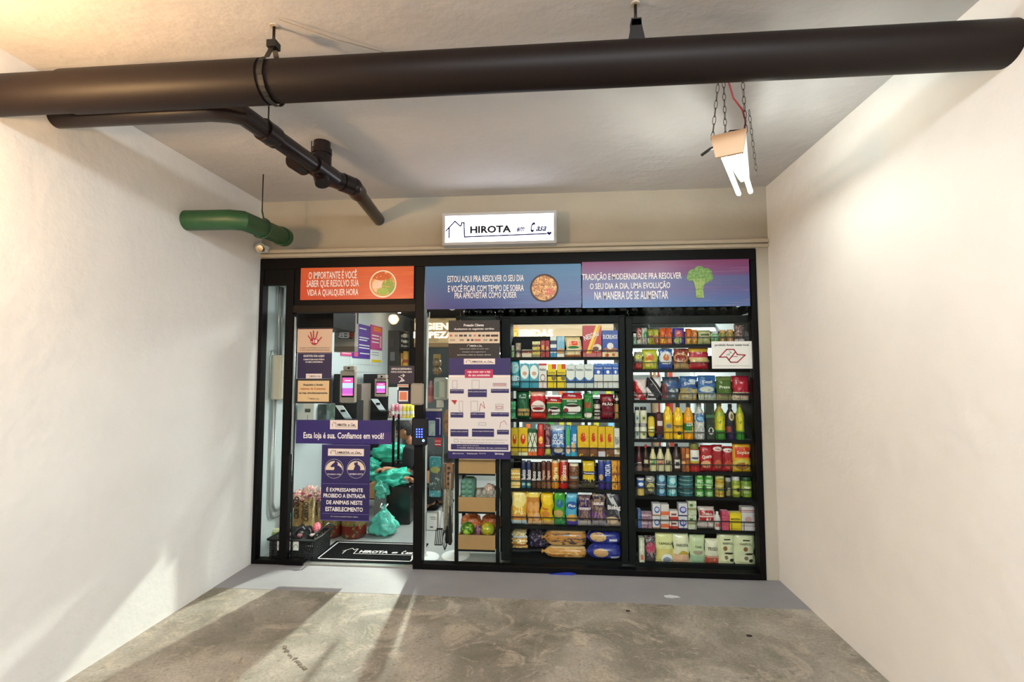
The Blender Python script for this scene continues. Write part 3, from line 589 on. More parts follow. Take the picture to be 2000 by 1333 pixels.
# small marks: blue tape, paint splash
c = atz(1100, 1125.5, .002); b = MB(); b.poly([(0, 0)]*0 or [(c.x-.12, 0), (c.x+.06, .0), (c.x+.1, .012), (c.x+.05, .02), (c.x-.02, .014)], -.03, -.016)
o = b.build('tape_scrap', mat('blue_tape', '1a2fa0', .5), None, origin=(c.x, -.02, 0)); tag(o, 'scrap of blue tape at the foot of the window sill', 'tape')
c = atz(1308, 1166, .002); rr = random.Random(3); pts = [(c.x+(.035+.02*rr.random())*math.cos(t)*(1.6 if math.cos(t) > .5 else .8), c.y+(.02+.012*rr.random())*math.sin(t)) for t in [2*PI*i/14 for i in range(14)]]
o = MB().add([(x, y, .0025) for x, y in pts], [tuple(range(14))]).build('paint_splash', mat('paint_drip', 'c8ccd0', .5), None, origin=(c.x, c.y, .002)); tag(o, 'small white paint splash on the grey painted floor strip', 'stain')
rr = random.Random(5); b = MB()
for i in range(46):
    t = i/45; px = 555+(t**1.5)*42+rr.uniform(-3, 3); py = 1262+t*44+rr.uniform(-3, 3); q = atz(px, py, 0); s = rr.uniform(.003, .009)
    b.box(q.x-s, q.x+s*rr.uniform(.4, 1.4), q.y-s*.7, q.y+s*.8, 0, s*.6, s*.2)
o = b.build('concrete_crumbs', mat('crumbs', '4a443a', .9, noise=(40, .3, '8c8476')), None, None, origin=(q.x, q.y, 0)); tag(o, 'curved line of small concrete crumbs on the floor at the lower left', 'debris', kind='stuff')
for px, py, s, lb in ((1226, 1194.5, .012, 'small dark chip on the floor in front of the middle rack'), (1463, 1243, .014, 'small dark chip on the floor at the lower right')):
    q = atz(px, py, 0); o = MB().box(q.x-s, q.x+s*1.2, q.y-s*.8, q.y+s*.8, 0, .004, .002).build('stone_chip', mat('chip', '2a221c', .9), None, None, origin=(q.x, q.y, 0)); tag(o, lb, 'debris')

# ================================================================ racks behind the window
YR0, YR1 = .10, .46
def zpx(x, y, Y): return at(x, y, Y).z
def rack(name, xl, xr, xmid, shelves, rails, label, wl=.07, wr=.05, back=.6):
    """shelves / rails: pixel heights at xmid"""
    X0, X1 = at(xl, 860, YR0).x, at(xr, 860, YR0).x; zt = zpx(xmid, 620, YR0)
    o = empty(name, ((X0+X1)/2, YR0, 0), label, 'shelf')
    MB().box(X0, X0+wl, YR0, YR1, .05, zt, .004).build('side_panel', RACK, o); MB().box(X1-wr, X1, YR0, YR1, .05, zt, .004).build('side_panel', RACK, o)
    MB().box(X0, X1, YR0, YR1, zt, zt+.012).build('top_panel', RACK, o)
    MB().box(X0+wl, X1-wr, YR0, YR0+.03, zt-.045, zt).build('top_beam', RACK, o); MB().box(X0, X1, YR1-.005, YR1+.02, zt-.02, 2.46).build('dark_backing', mat('dark_backing_black', '141516', .6), o)  # dark backing added behind the bottles to darken the gaps
    MB().box(X0+wl, X1-wr, YR0+.01, YR1, 0.05, zpx(xmid, shelves[-1], YR0+.04)-.03).build('plinth', RACK, o)
    zs = []
    for i, y in enumerate(shelves):
        z = zpx(xmid, y, YR0+.04); zs.append(z)
        b = MB(); b.box(X0+wl, X1-wr, YR0+.015, YR1, z-.012, z-.001); b.box(X0+wl, X1-wr, YR0+.008, YR0+.016, z-.022, z+.004); b.build('shelf', RACK, o)
        if i < len(rails):
            zr = zpx(xmid, rails[i], YR0)
            b = MB(); b.box(X0+wl, X1-wr, YR0-.002, YR0+.004, zr-.003, zr+.003)
            n = 10
            for k in range(n+1):
                xx = X0+wl+.004+(X1-X0-wl-wr-.008)*k/n; b.box(xx-.0015, xx+.0015, YR0-.001, YR0+.003, z, zr)
            b.build('rail', WIRE, o)
        zup = ([zt]+zs)[i]; b = MB().box(X0+wl, X1-wr, YR1-.02, YR1-.01, z, z+(zup-z)*back).build('back_panel', mat('gap_backing_dark', '0c0f0f', .7), o)  # dark sheet added for the deeper product rows, to darken the gaps
    return o, X0+wl, X1-wr, zs
ra, AX0, AX1, AZ = rack('shelf_rack', 979, 1224, 1105, [699, 759, 819.5, 891.5, 955, 1028, 1093], [685, 745.5, 805.5, 875.5, 941, 1012.5], 'black metal shelf rack behind the middle of the window', wl=.075)
rb, BX0, BX1, BZ = rack('shelf_rack', 1225.5, 1478, 1355, [674, 722.5, 782.5, 859, 922, 970, 1034, 1101], [659, 708, 769, 845, 908, 955, 1018], 'black metal shelf rack behind the right end of the window', wl=.055, wr=.02)
# crate stand
X0, X1 = at(888, 980, YR0).x, at(976, 860, YR0).x-.012; zt = zpx(930, 620, YR0)
o = empty('crate_stand', ((X0+X1)/2, YR0, 0), 'black metal stand holding three kraft coloured drawers beside the how-to poster', 'shelf')
for xa in (X0, X1-.02): MB().box(xa, xa+.03, YR0, YR0+.03, 0, zt, .003).build('post', RACK, o)
for xa in (X0, X1-.02): MB().box(xa, xa+.03, YR1-.03, YR1, 0, zt, .003).build('post', RACK, o)
MB().box(X0, X1+.01, YR0, YR1, zt, zt+.012).build('top_panel', RACK, o); MB().box(X0, X1+.01, YR1-.005, YR1+.02, zt-.02, 2.46).build('dark_backing', mat('dark_backing_black', '141516', .6), o)  # same added backing, keeps the gaps between bottles dark
KR = mat('kraft_board', 'b08c5e', .7, noise=(5, .3, 'a07e52'))
CRZ = []
for ya, yb in ((898, 925.5), (972, 1000), (1046, 1074)):
    za, zb = zpx(930, yb, YR0+.01), zpx(930, ya, YR0+.01); a, b2 = X0+.03, X1-.025; CRZ.append(zb-.028)
    MB().box(a, b2, YR0+.006, YR0+.016, za, zb).box(a, a+.008, YR0+.016, YR1, za, zb).box(b2-.008, b2, YR0+.016, YR1, za, zb).box(a, b2, YR1-.01, YR1, za, zb).box(a, b2, YR0+.01, YR1, za, zb-.03).build('crate', KR, o)
    MB().box(a, b2, YR0, YR0+.012, za-.014, za-.002).build('crossbar', RACK, o)
CX0, CX1 = X0+.04, X1-.035
ORD = ['leftmost', 'second', 'third', 'fourth', 'fifth', 'sixth', 'seventh', 'eighth', 'ninth', 'tenth', 'eleventh', 'twelfth', 'thirteenth', 'fourteenth', 'fifteenth', 'sixteenth', 'seventeenth', 'eighteenth', 'nineteenth', 'twentieth', 'twenty-first', 'twenty-second', 'twenty-third', 'twenty-fourth', 'twenty-fifth', 'twenty-sixth']
# dark bottles lying on top of the racks
BG = mat('bottle_glass', '0b1410', .08)
zt2 = zpx(1105, 620, YR0)+.012; first = None; n = 26
for i in range(n):
    px = 914+i*21.6; X = at(px, 611, .13).x; R = .037
    zz = zt2
    if first is None:
        b = MB(); b.lathe([(.018, .012), (.033, 0), (R, .008), (R, .17), (.030, .20), (.014, .225), (.0135, .29), (.016, .292), (.016, .30)], n=18)
        v = b.v; b.v = [Vector((p.x, p.z, p.y+R)) for p in v]; me = b
        first = b.build('wine_bottle', BG, None, .8); o = first
    else: o = first.copy(); COLL.objects.link(o)
    o.location = (X, .12, zz+.001)
    o['label'] = ORD[i]+' from the left of the dark bottles lying in a row above the racks'; o['category'] = 'bottle'; o['group'] = 'dark bottles on top of the racks'
# ---------------------------------------------------------------- egg cartons and fruit in the crates
def blob(name, c, rx, ry, rz, m, parent=None, label=None, cat=None, seed=0, amp=.08, fr=3., n=18, h=10, group=None, flat=0, smooth=1):
    from mathutils import noise as NZ
    b = MB(); b.ball((0, 0, 0), rx, ry, rz, n, h); out = []
    for p in b.v:
        q = Vector((p.x/rx, p.y/ry, p.z/rz)); d = NZ.noise(q*fr+Vector((seed*3.1, seed, 0)))
        w = p*(1+amp*d*2); 
        if flat and w.z < -rz*flat: w.z = -rz*flat
        out.append(w+Vector(c))
    b.v = out
    o = b.build(name, m, parent, smooth, origin=None if parent else (c[0], c[1], c[2]-rz*(flat or 1)))
    if label: tag(o, label, cat, group)
    return o
def tray(x0, x1, y, z, ang, m, label, h=.05):
    o = MB(); nx, nz = 5, 3; w = x1-x0
    b = MB(); b.box(-w/2, w/2, 0, .03, 0, .13, .006)
    for i in range(nx-1):
        for j in range(nz-1): b.ball((-w/2+w*(i+1)/nx, -.004, .035+j*.055), w/nx*.5, .018, .026, 10, 6)
    t = b.build('egg_carton', m, None, .8); t.location = ((x0+x1)/2, y, z); t.rotation_euler = (math.radians(-12), ang, 0); tag(t, label, 'egg carton'); return t
GCT = mat('green_pulp', '5f8c7c', .8, bump=(30, .4)); GRC = mat('grey_pulp', '9c9a94', .85, bump=(30, .4)); zc = CRZ[1]
for k, (dx, lb) in enumerate(((0, 'green egg carton standing at the left of the middle drawer'), (.0, ''))):
    if lb: 
        b = MB(); b.box(CX0+.0, CX0+.115, .13, .30, zc, zc+.165, .02)
        for i in range(2):
            for j in range(4): b.ball((CX0+.03+i*.052, .13, zc+.025+j*.04), .024, .016, .02, 10, 6)
        t = b.build('egg_carton', GCT, None, .8, origin=(CX0+.055, .2, zc)); tag(t, lb, 'egg carton')
for k, (a, lb) in enumerate(((.128, 'grey egg carton with low domes in the centre of the middle drawer'), (.232, 'grey egg carton end-on right of centre in the middle drawer'))):
    b = MB(); b.box(CX0+a, CX0+a+.1, .14, .34, zc, zc+.06, .012)
    for i in range(2): b.ball((CX0+a+.027+i*.047, .15, zc+.058), .024, .03, .03, 12, 6)
    for i in range(2): b.ball((CX0+a+.027+i*.047, .142, zc+.028), .016, .01, .016, 10, 6)
    t = b.build('egg_carton', GRC, None, .8, origin=(CX0+a+.05, .2, zc)); tag(t, lb, 'egg carton')
blob('net_bag', (CX1-.045, .2, zc+.06), .05, .06, .06, printed('d8c4b8|n12,.5,9c6a5c|n20,.6,f4eee6'), None, 'pinkish net bag of garlic at the right of the middle drawer', 'bag', 4, .2, 4)
zc = CRZ[2]
FR = (('green', '3c6a1e|n5,.55,86b030|e.45,.3,.2,.2,a8d850', -.085, 'green fruit in the lower drawer at the left', .055), ('yellow', 'b8a428|n5,.5,8aa02a|n4,.62,dcd040', .085, 'yellow-green fruit in the lower drawer at the right', .055))
cxm = (CX0+CX1)/2
for nm, d, dx, lb, r in FR:
    f = blob('melon', (cxm+dx-.005, .19, zc+r), r*1.1, r, r, printed(d, .3), None, lb, 'fruit', 1, .03)
OR = printed('c8602a|n9,.55,e89a5a|n16,.6,8a3a1c|n24,.66,f0d0a0', .4)
for dx, dz, lb in ((-.08, .075, 'orange net bag of fruit behind the green melon'), (.1, .07, 'orange net bag of fruit behind the yellow melon')):
    blob('fruit_bag', (cxm+dx, .32, zc+dz), .09, .065, .075, OR, None, lb, 'bag', dx*9, .14, 2.5)
blob('onion_bag', (cxm+.005, .17, zc+.045), .022, .03, .045, printed('6a3050|n9,.5,a878a0'), None, 'narrow purple net bag between the two fruits', 'bag', 3, .2, 5)
# ---------------------------------------------------------------- things between post and crate stand
def pbox(name, px, Y, dep, design, label=None, cat=None, parent=None, rough=.45, c=.004, emit=0, m=None):
    x0, x1, z0, z1 = rect(*px, Y)
    o = MB().box(x0, x1, Y, Y+dep, z0, z1, c).build(name, m or printed(design, rough, emit), parent, None if c == 0 else .6, origin=((x0+x1)/2, Y, z0))
    if label: tag(o, label, cat)
    return o
for i, (px, py, top, lb) in enumerate(((830, 1090, 612, 'white display pole on a round white floor base next to the door post'), (890, 1087, 905, 'white display pole on a round white floor base at the crate stand'))):
    c = atz(px, py, .0); c.y = max(c.y, .21)
    o = empty('display_stand', (c.x, c.y, 0), lb, 'stand')
    MB().lathe([(.122, 0), (.122, .006), (.115, .012), (.02, .016), (.02, .03)], c.x, c.y, 36).build('base', WHITE, o, .5)
    zt_ = zpx(px, top, c.y); MB().tube([(c.x, c.y, .02), (c.x, c.y, zt_)], .011, 14).build('pole', WHITE, o, 1)
    MB().box(c.x-.02, c.x+.02, c.y-.006, c.y+.006, zt_-.05, zt_+.01).build('clip', STEEL, o)
XS2 = at(868, 900, .22).x
o = empty('price_board', (at(843, 855, .16).x, .16, zpx(843, 855, .16)), 'purple framed price board with pale panel and red tag right of the lock', 'sign')
pbox('frame', (826, 802, 863, 855), .16, .012, '241c5a', parent=o); pbox('print_panel', (837, 822, 850, 852), .155, .004, 'a9b4ac|n3,.55,8f9c94', parent=o); pbox('red_tag', (849, 856, 861, 873), .158, .005, 'b8202c|b.2,.28,f0dede|b.5,.75,d86a6a', parent=o)
pbox('top_rail', (822, 799, 862, 804), .15, .03, 'b8a898', parent=o); MB().tube([(XS2, .17, zpx(843, 850, .16)), (XS2, .17, zpx(843, 1000, .16))], .004, 8).build('rod', STEEL, o, 1)
pbox('frame_line', (851, 817, 860, 818.5), .156, .003, 'e0d8e8', parent=o); pbox('frame_line', (858.6, 817, 860, 850), .156, .003, 'e0d8e8', parent=o)
o = empty('wall_dispenser', (at(860, 795, .3).x, .3, zpx(860, 795, .3)), 'pale hand gel dispenser with clear window seen behind the glass', 'dispenser')
pbox('body', (847, 738, 873, 782), .3, .09, 'b9b6a4', parent=o, c=.012); pbox('window', (850, 746, 857, 776), .296, .005, '8fa08c', parent=o); pbox('front_cover', (858, 745, 869, 777), .293, .008, 'c9c2ac', parent=o); pbox('spout', (852, 782, 864, 797), .31, .05, 'cfc4b0', parent=o)
MB().tube([(at(841, 740, .34).x, .34, zpx(841, 742, .34)), (at(841, 740, .34).x, .34, zpx(841, 785, .34))], .02, 16).build; 
b = MB(); c = at(841, 786, .34); b.lathe([(.02, 0), (.026, .01), (.026, .13), (.012, .165), (.012, .19)], c.x, c.y, 18, c.z); o = b.build('pink_bottle', printed('a86a68|b.3,.7,8a4a50'), None, .7, origin=c); tag(o, 'dusty pink bottle beside the pale gel dispenser', 'bottle')
o = empty('scourer_pack', at(852, 730, .24), 'two round brown metal scourers hanging on a card behind the glass', 'scourer')
SCM = printed('7c6448|n14,.5,b49468|n22,.6,4a3828|n30,.68,d8c8a0', .3)
for y in (709, 724): c = at(853.5, y, .24); blob('scourer', c, .036, .03, .034, SCM, o, seed=y, amp=.35, fr=7)
pbox('card', (846, 692, 861, 702), .25, .003, 'a88a50', parent=o)
CO = (('turquoise topped hanging pack with grey card next to the display pole', (838, 893, 861, 972), '3c4a4c|b.75,1,2a7c84|b.0,.16,3a8894|n8,.6,9ab0a8|e.5,.68,.4,.08,8a8a50', .14),
      ('grey and brown hanging card pack above the kitchen utensils', (862, 905, 871, 956), '6a5a50|n6,.5,8c7a6a', .18), ('brown card with four dark round holes hanging beside the crate stand', (870, 905, 886, 956), '8a6448|e.4,.8,.2,.06,2a1a14|e.4,.6,.2,.06,2a1a14|e.4,.4,.2,.06,2a1a14|e.4,.2,.2,.06,2a1a14', .15),
      ('round brown lid hanging high at the poster edge', (866, 800, 880, 852), '8c6a50|n5,.55,6a4c38', .17), ('black round pan hanging behind the lower poster corner', (868, 884, 884, 904), '121212', .16))
for lb, px, d, Y in CO:
    x0, x1, z0, z1 = rect(*px, Y)
    if 'round' in lb and 'card' not in lb:
        o = MB().poly([((x0+x1)/2+(x1-x0)/2*math.cos(2*PI*i/24), (z0+z1)/2+(z1-z0)/2*math.sin(2*PI*i/24)) for i in range(24)], Y, Y+.02).build('pan_lid' if 'lid' in lb else 'frying_pan', printed(d, .35), None, origin=((x0+x1)/2, Y, z0)); tag(o, lb, 'lid' if 'lid' in lb else 'pan')
    else: pbox('hanging_pack', px, Y, .025, d, lb, 'pack', c=.008)
pbox('price_notice', (831, 1001, 856, 1038), .14, .01, '8c8c88|r.1,.9,.06,.94,d4d4d2|r.35,.8,.7,.76,9a9a98|r.4,.85,.6,.66,a0a09e|r.35,.6,.18,.24,333333', 'small grey framed notice standing low beside the display pole', 'sign')
pbox('strip_rack', (866, 955, 885, 1042), .21, .006, 'c8c4b8|n9,.5,8a8478|n20,.62,f4f4ec', 'white wire strip hanging behind the kitchen utensils', 'rack')
UT = mat('utensil_black', '141312', .35); UH = mat('utensil_handle', '9c9284', .4)
def utensil(px, ytop, ymid, ybot, kind, label, Y=.12):
    c = at(px, ymid, Y); zt_, zm, zb = zpx(px, ytop, Y), c.z, zpx(px, ybot, Y)
    o = empty(kind, (c.x, Y, zt_), label, 'utensil')
    MB().tube([(c.x, Y, zt_), (c.x, Y, zt_-.05), (c.x, Y, zm)], [.009, .008, .005], 10).build('handle', UH if kind != 'slotted_spatula' else WHITE, o, 1)
    b = MB(); 
    if kind == 'slotted_spatula':
        w = .032
        for k in range(5): b.box(c.x-w+.0145*k*1.0, c.x-w+.0145*k+.007, Y-.002, Y+.002, zb+.006, zm-.012)
        b.box(c.x-w, c.x+w+.001, Y-.002, Y+.002, zb, zb+.008).box(c.x-w*.8, c.x+w*.8, Y-.002, Y+.002, zm-.014, zm)
        b.v = [Vector((v.x+(v.z-zm)*-.0-.3*(zm-v.z)*.3, v.y, v.z)) for v in b.v]
    elif kind == 'whisk':
        for k in range(4):
            a = PI*k/4; pts = [(c.x+.024*math.sin(PI*t/10)*math.cos(a), Y+.024*math.sin(PI*t/10)*math.sin(a), zm-(zm-zb)*(t/10)) for t in range(11)]; b.tube(pts, .0018, 5); pts = [(2*c.x-x, 2*Y-y, z) for x, y, z in pts]; b.tube(pts, .0018, 5)
    else:
        b.tube([(c.x, Y, zm+.01), (c.x, Y, zm-.02), (c.x+.002, Y, zb+.03), (c.x, Y, zb)], [.006, .008, .02, .012], 12); b.v = [Vector((v.x, Y+(v.y-Y)*.35, v.z)) for v in b.v]
    b.build('head', UT, o)
    MB().tube([(c.x-.006, Y, zt_+.0), (c.x, Y, zt_+.014), (c.x+.006, Y, zt_)], .0018, 6).build('hanging_loop', STEEL, o, 1)
utensil(859, 998, 1032, 1066, 'slotted_spatula', 'black slotted spatula with white handle hanging lowest left', .11)
utensil(869, 956, 1035, 1076, 'whisk', 'black wire whisk with grey handle in the middle of the hanging utensils')
utensil(873, 960, 1028, 1062, 'serving_spoon', 'black serving spoon hanging just right of the whisk', .16)
utensil(879, 925, 990, 1065, 'kitchen_tongs', 'long black tongs hanging next to the crate stand', .13)
# ================================================================ left side of the shop, seen through the door
cp = mat('conduit', 'a9adaa', .35, .4)
a = atx(500, 534, -2.47); b_ = atx(552, 553, -2.47)
o = empty('conduit', (-2.47, b_.y, 1.9), 'pale metal conduit pipes running along and down the left shop wall', 'pipe')
MB().tube([(-2.45, .06, a.z-.03), (-2.45, b_.y, a.z-.03)], .024, 14).build('horizontal_run', cp, o, 1)
for dy in (0, .05): MB().tube([(-2.478, b_.y-.03+dy, a.z-.03), (-2.478, b_.y-.03+dy, 1.72)], .012, 12).build('vertical_run', cp, o, 1)
for k, dy in enumerate((0, .035)):
    y0 = .21+dy; zb = .30+dy*1.6
    MB().tube([(-2.478, y0, 1.34), (-2.478, y0, zb+.08), (-2.478, y0+.02, zb+.025), (-2.478, y0+.06, zb), (-2.478, 1.0, zb+.02)], .013, 12).build('bent_run', cp, o, 1)
MB().tube([(-2.48, .15, 1.35), (-2.48, .15, 1.72), (-2.48, .17, 1.77), (-2.48, .28, 1.78)], .008, 10).build('side_run', cp, o, 1)
o = empty('junction_box', (-2.46, .35, 1.33), 'cream electrical box on the left wall behind the side pane', 'box')
MB().box(-2.5, -2.41, .2, .47, 1.34, 1.735, .006).build('body', mat('box_cream', 'c8c4b4', .5), o); MB().box(-2.41, -2.405, .21, .46, 1.35, 1.725, .002).build('lid', mat('box_cream', 'c8c4b4', .5), o); MB().box(-2.405, -2.402, .22, .45, 1.533, 1.537).build('seam', STEEL, o)
pbox('ceiling_box', (579, 603, 651, 641), .25, .5, '070606', 'black box hanging under the shop ceiling over the door', 'box', m=BLACKMETAL)
o = empty('reflection_panel', at(672, 688, .95), 'silver framed hanging screen with mirrored red and white letters', 'screen')  # reflection in the glass, built as a hanging panel with reversed letters
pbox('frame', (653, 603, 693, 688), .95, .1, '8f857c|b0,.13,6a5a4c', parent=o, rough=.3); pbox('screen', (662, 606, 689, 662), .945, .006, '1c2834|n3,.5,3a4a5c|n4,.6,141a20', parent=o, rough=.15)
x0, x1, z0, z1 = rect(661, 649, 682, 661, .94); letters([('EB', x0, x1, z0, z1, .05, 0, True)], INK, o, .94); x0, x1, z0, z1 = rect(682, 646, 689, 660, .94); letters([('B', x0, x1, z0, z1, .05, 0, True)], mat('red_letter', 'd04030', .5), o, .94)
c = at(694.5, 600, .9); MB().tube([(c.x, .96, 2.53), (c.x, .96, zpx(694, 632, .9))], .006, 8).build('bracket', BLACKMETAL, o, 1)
# posters on the left wall
def wallposter(name, y0, y1, z0, z1, design, label, extra=()):
    o = empty(name, (-2.492, y0, z0), label, 'poster')
    b = MB().box(-2.498, -2.49, y0, y1, z0, z1); ob = b.build('sheet', swap(design), o)
    for (a, b2, c, d, col) in extra: MB().box(-2.490, -2.4885, y0+(y1-y0)*a, y0+(y1-y0)*b2, z0+(z1-z0)*c, z0+(z1-z0)*d).build('print_panel', pm(col), o)
    return o
def swap(design): return pm(design)
wallposter('wall_poster', 1.95, 2.55, 1.76, 2.21, '5a3a9c', 'purple instruction poster with pink circles on the left shop wall', [(.05, .25, .8, .93, 'pink'), (.05, .25, .52, .67, 'pink'), (.05, .25, .28, .42, 'pink'), (.1, .3, .05, .18, 'pink'), (.35, .75, .86, .89, 'white'), (.35, .9, .6, .63, 'white'), (.35, .8, .53, .56, 'white'), (.35, .95, .38, .41, 'white'), (.35, .95, .3, .33, 'white'), (.4, .95, .14, .17, 'white')])
wallposter('wall_poster', 2.56, 3.02, 1.90, 2.24, 'c83c8c', 'pink price poster with an orange label on the left shop wall', [(.2, .9, .75, .95, 'orange'), (.1, .7, .55, .6, 'white'), (.1, .7, .42, .47, 'white'), (.1, .7, .28, .33, 'white'), (.78, .92, .1, .6, 'lpink')])
wallposter('wall_poster', 2.56, 3.02, 1.72, 1.89, 'white', 'white text poster below the pink poster', [(.1, .7, .8, .84, 'steel'), (.1, .7, .6, .64, 'steel'), (.1, .9, .02, .22, 'yellow')])
wallposter('wall_poster', 1.62, 1.94, 1.78, 1.89, 'e0408c', 'small pink banner left of the purple wall poster', [(.2, .6, .55, .75, 'white'), (.1, .9, .2, .35, 'lpink')])
# kiosks
KB = mat('kiosk_black', '14181a', .5, spec=.3); KZ = mat('kiosk_bezel', 'a89888', .4)
def kiosk(px, Y, label, body, panel_px):
    x0, x1, z0, z1 = rect(*px, Y); zt_ = z1
    o = empty('checkout_kiosk', ((x0+x1)/2, Y+.1, 0), label, 'kiosk')
    a0, a1, b0, b1 = rect(*panel_px, Y+.03)
    MB().box(a0, a1+.05, Y+.03, Y+.33, 0, b1, .006).build('body', KB, o); MB().box(x0-.02, x1, Y+.05, Y+.25, 0, z0+.02, .004).build('pedestal', KB, o)
    MB().box(x0, x1, Y, Y+.05, z0, z1, .012).build('head', KZ, o)
    w, h = x1-x0, z1-z0
    MB().box(x0+w*.14, x1-w*.08, Y-.004, Y+.002, z0+h*.18, z1-h*.16, .004).build('screen_frame', BLACKMETAL, o)
    pbox_ = MB().box(x0+w*.19, x1-w*.14, Y-.006, Y-.003, z0+h*.23, z1-h*.22).build('screen', printed('a04aa0|b.72,.95,e8407c|b.42,.70,9aa8e0|r.2,.8,.8,.86,ffb0c8|b.0,.1,e060a0', .3, .9), o)
    MB().box(x0+w*.25, x1-w*.05, Y-.02, Y+.06, z1, z1+.05, .006).build('camera_box', KZ, o); MB().tube([(x0+w*.62, Y-.022, z1+.026), (x0+w*.62, Y-.03, z1+.026)], .011, 14).build('camera_lens', BLACKMETAL, o)
    b = MB(); hexa(b, [(x0-.02, Y-.06, z0-.02), (x0+.06, Y-.06, z0-.02), (x0+.18, Y-.10, z0-.15), (x0+.10, Y-.10, z0-.15)]+[(x0-.02, Y-.02, z0-.03), (x0+.06, Y-.02, z0-.03), (x0+.18, Y-.06, z0-.17), (x0+.10, Y-.06, z0-.17)]); b.build('card_reader', mat('reader_pale', 'd4dcdc', .4), o)
    b = MB(); c = Vector((x0+.085, Y-.085, z0-.075)); b.box(c.x-.028, c.x+.022, c.y-.006, c.y+.01, c.z-.014, c.z+.008, .003); b.build('reader_slot', BLACKMETAL, o)
    MB().box(x0, x0+.2, Y-.05, Y+.05, z0-.21, z0-.17, .004).build('tray', KB, o)
    return o
kiosk((663, 724, 694, 788), 1.35, 'left self-checkout kiosk with beige bezel and pink lit screen', 0, (651, 731, 664, 800))
kiosk((731, 740, 756, 776), 2.05, 'right self-checkout kiosk with pink lit screen, further inside', 0, (709, 731, 731, 800))
pbox('side_cabinet', (687, 750, 706, 830), 1.75, .3, '7c7064', 'grey brown cabinet between the two kiosks', 'cabinet')
o = empty('white_machine', at(595, 830, .62), 'white machine with small grey display behind the slogan banner', 'machine')
pbox('body', (580, 788, 613, 830), .62, .2, 'dfe8e4', parent=o); pbox('display', (595, 799, 606, 806), .616, .006, '4c5c58', parent=o); pbox('seam', (600, 811, 601, 822), .617, .004, '7c8c88', parent=o)
pbox('glass_cabinet', (615, 790, 637, 830), .7, .2, '3c4c48|n2,.5,5c6c68', 'dark glass sided cabinet next to the white machine', 'cabinet', rough=.15)
# dark merchandiser against the left wall
o = empty('black_cabinet', at(775, 830, 3.3), 'tall black shelf cabinet at the back left of the shop', 'cabinet')
pbox('side_panel', (756, 646, 778, 830), 3.3, .5, '2c302e', parent=o); pbox('back_panel', (778, 648, 795, 830), 3.75, .05, 'd8b070|n4,.5,e8d0a0', parent=o)
for y in (679, 720, 760): pbox('shelf', (778, y, 794, y+3), 3.32, .4, '1c1c1c', parent=o, c=0)
for i, (px, d, lb) in enumerate((((779, 654, 786, 678), 'e8e4d8|b.2,.4,2c2c2c|b.6,.8,3a3a3a', 'cream pack with black print on the top shelf of the black cabinet'), ((787, 652, 794, 678), 'f0ecd8|b.1,.3,3a3a3a|b.5,.7,222222', 'taller cream pack right of it on the top shelf of the black cabinet'), ((779, 690, 786, 719), 'e09a3c|b.4,.6,f4d088', 'amber pack on the second shelf of the black cabinet'), ((787, 686, 794, 719), 'f0b850|b.3,.5,c85a28', 'golden pack with orange band on the second shelf of the black cabinet'))): pbox('snack_box', px, 3.42, .1, d, lb, 'pack')
for px, d, lb in (((761, 660, 769, 676), '3a3440', 'dark notice on the side of the black cabinet'), ((762, 688, 771, 705), '6c7074', 'small grey notice low on the side of the black cabinet')): pbox('notice', px, 3.293, .004, d, lb, 'sign', c=0)
pbox('black_cabinet', (799, 626, 812, 930), 3.95, .3, '2a2424|n5,.6,7a3a30|b.3,.4,d8b8a0', 'narrow black cabinet hidden partly by the door post', 'cabinet')
c = at(780, 608, 2.9); o = empty('ceiling_bulb', c, 'round glowing ceiling bulb seen through the top of the door', 'lamp')
MB().ball(c, .033, n=18, h=12).build('globe', mat('bulb_glow', 'fff8ec', .4, emit='fff4e0', es=14), o, 1); MB().tube([c+Vector((0, 0, .025)), (c.x, c.y, 2.53)], .016, 12).build('socket', WHITE, o, 1)
pbox('notice_board', (776, 751, 798, 757), .028, .004, 'd8cfc4|b.3,.7,c86a58', 'small pale sign strip above the purple framed orange card', 'sign')
pbox('orange_card', (776, 762, 799, 788), .028, .004, '3c2a5c|r.12,.9,.14,.92,e8dcd4|r.2,.82,.24,.84,e07c58', 'purple framed card with a plain orange square near the door post', 'sign')
# snack table
zs = zpx(775, 818, 1.92); x0 = at(757, 818, 1.92).x; x1 = at(812, 818, 1.92).x
o = empty('snack_shelf', ((x0+x1)/2, 1.92, 0), 'low white shelf full of pink and yellow snack packs behind the door handle', 'shelf')
MB().box(x0, x1, 1.92, 2.3, zs-.02, zs).build('board', WHITE, o)
for xx in (x0+.03, x1-.03):
    for yy in (1.96, 2.26): MB().tube([(xx, yy, 0), (xx, yy, zs-.02)], .012, 10).build('leg', BLACKMETAL, o, 1)
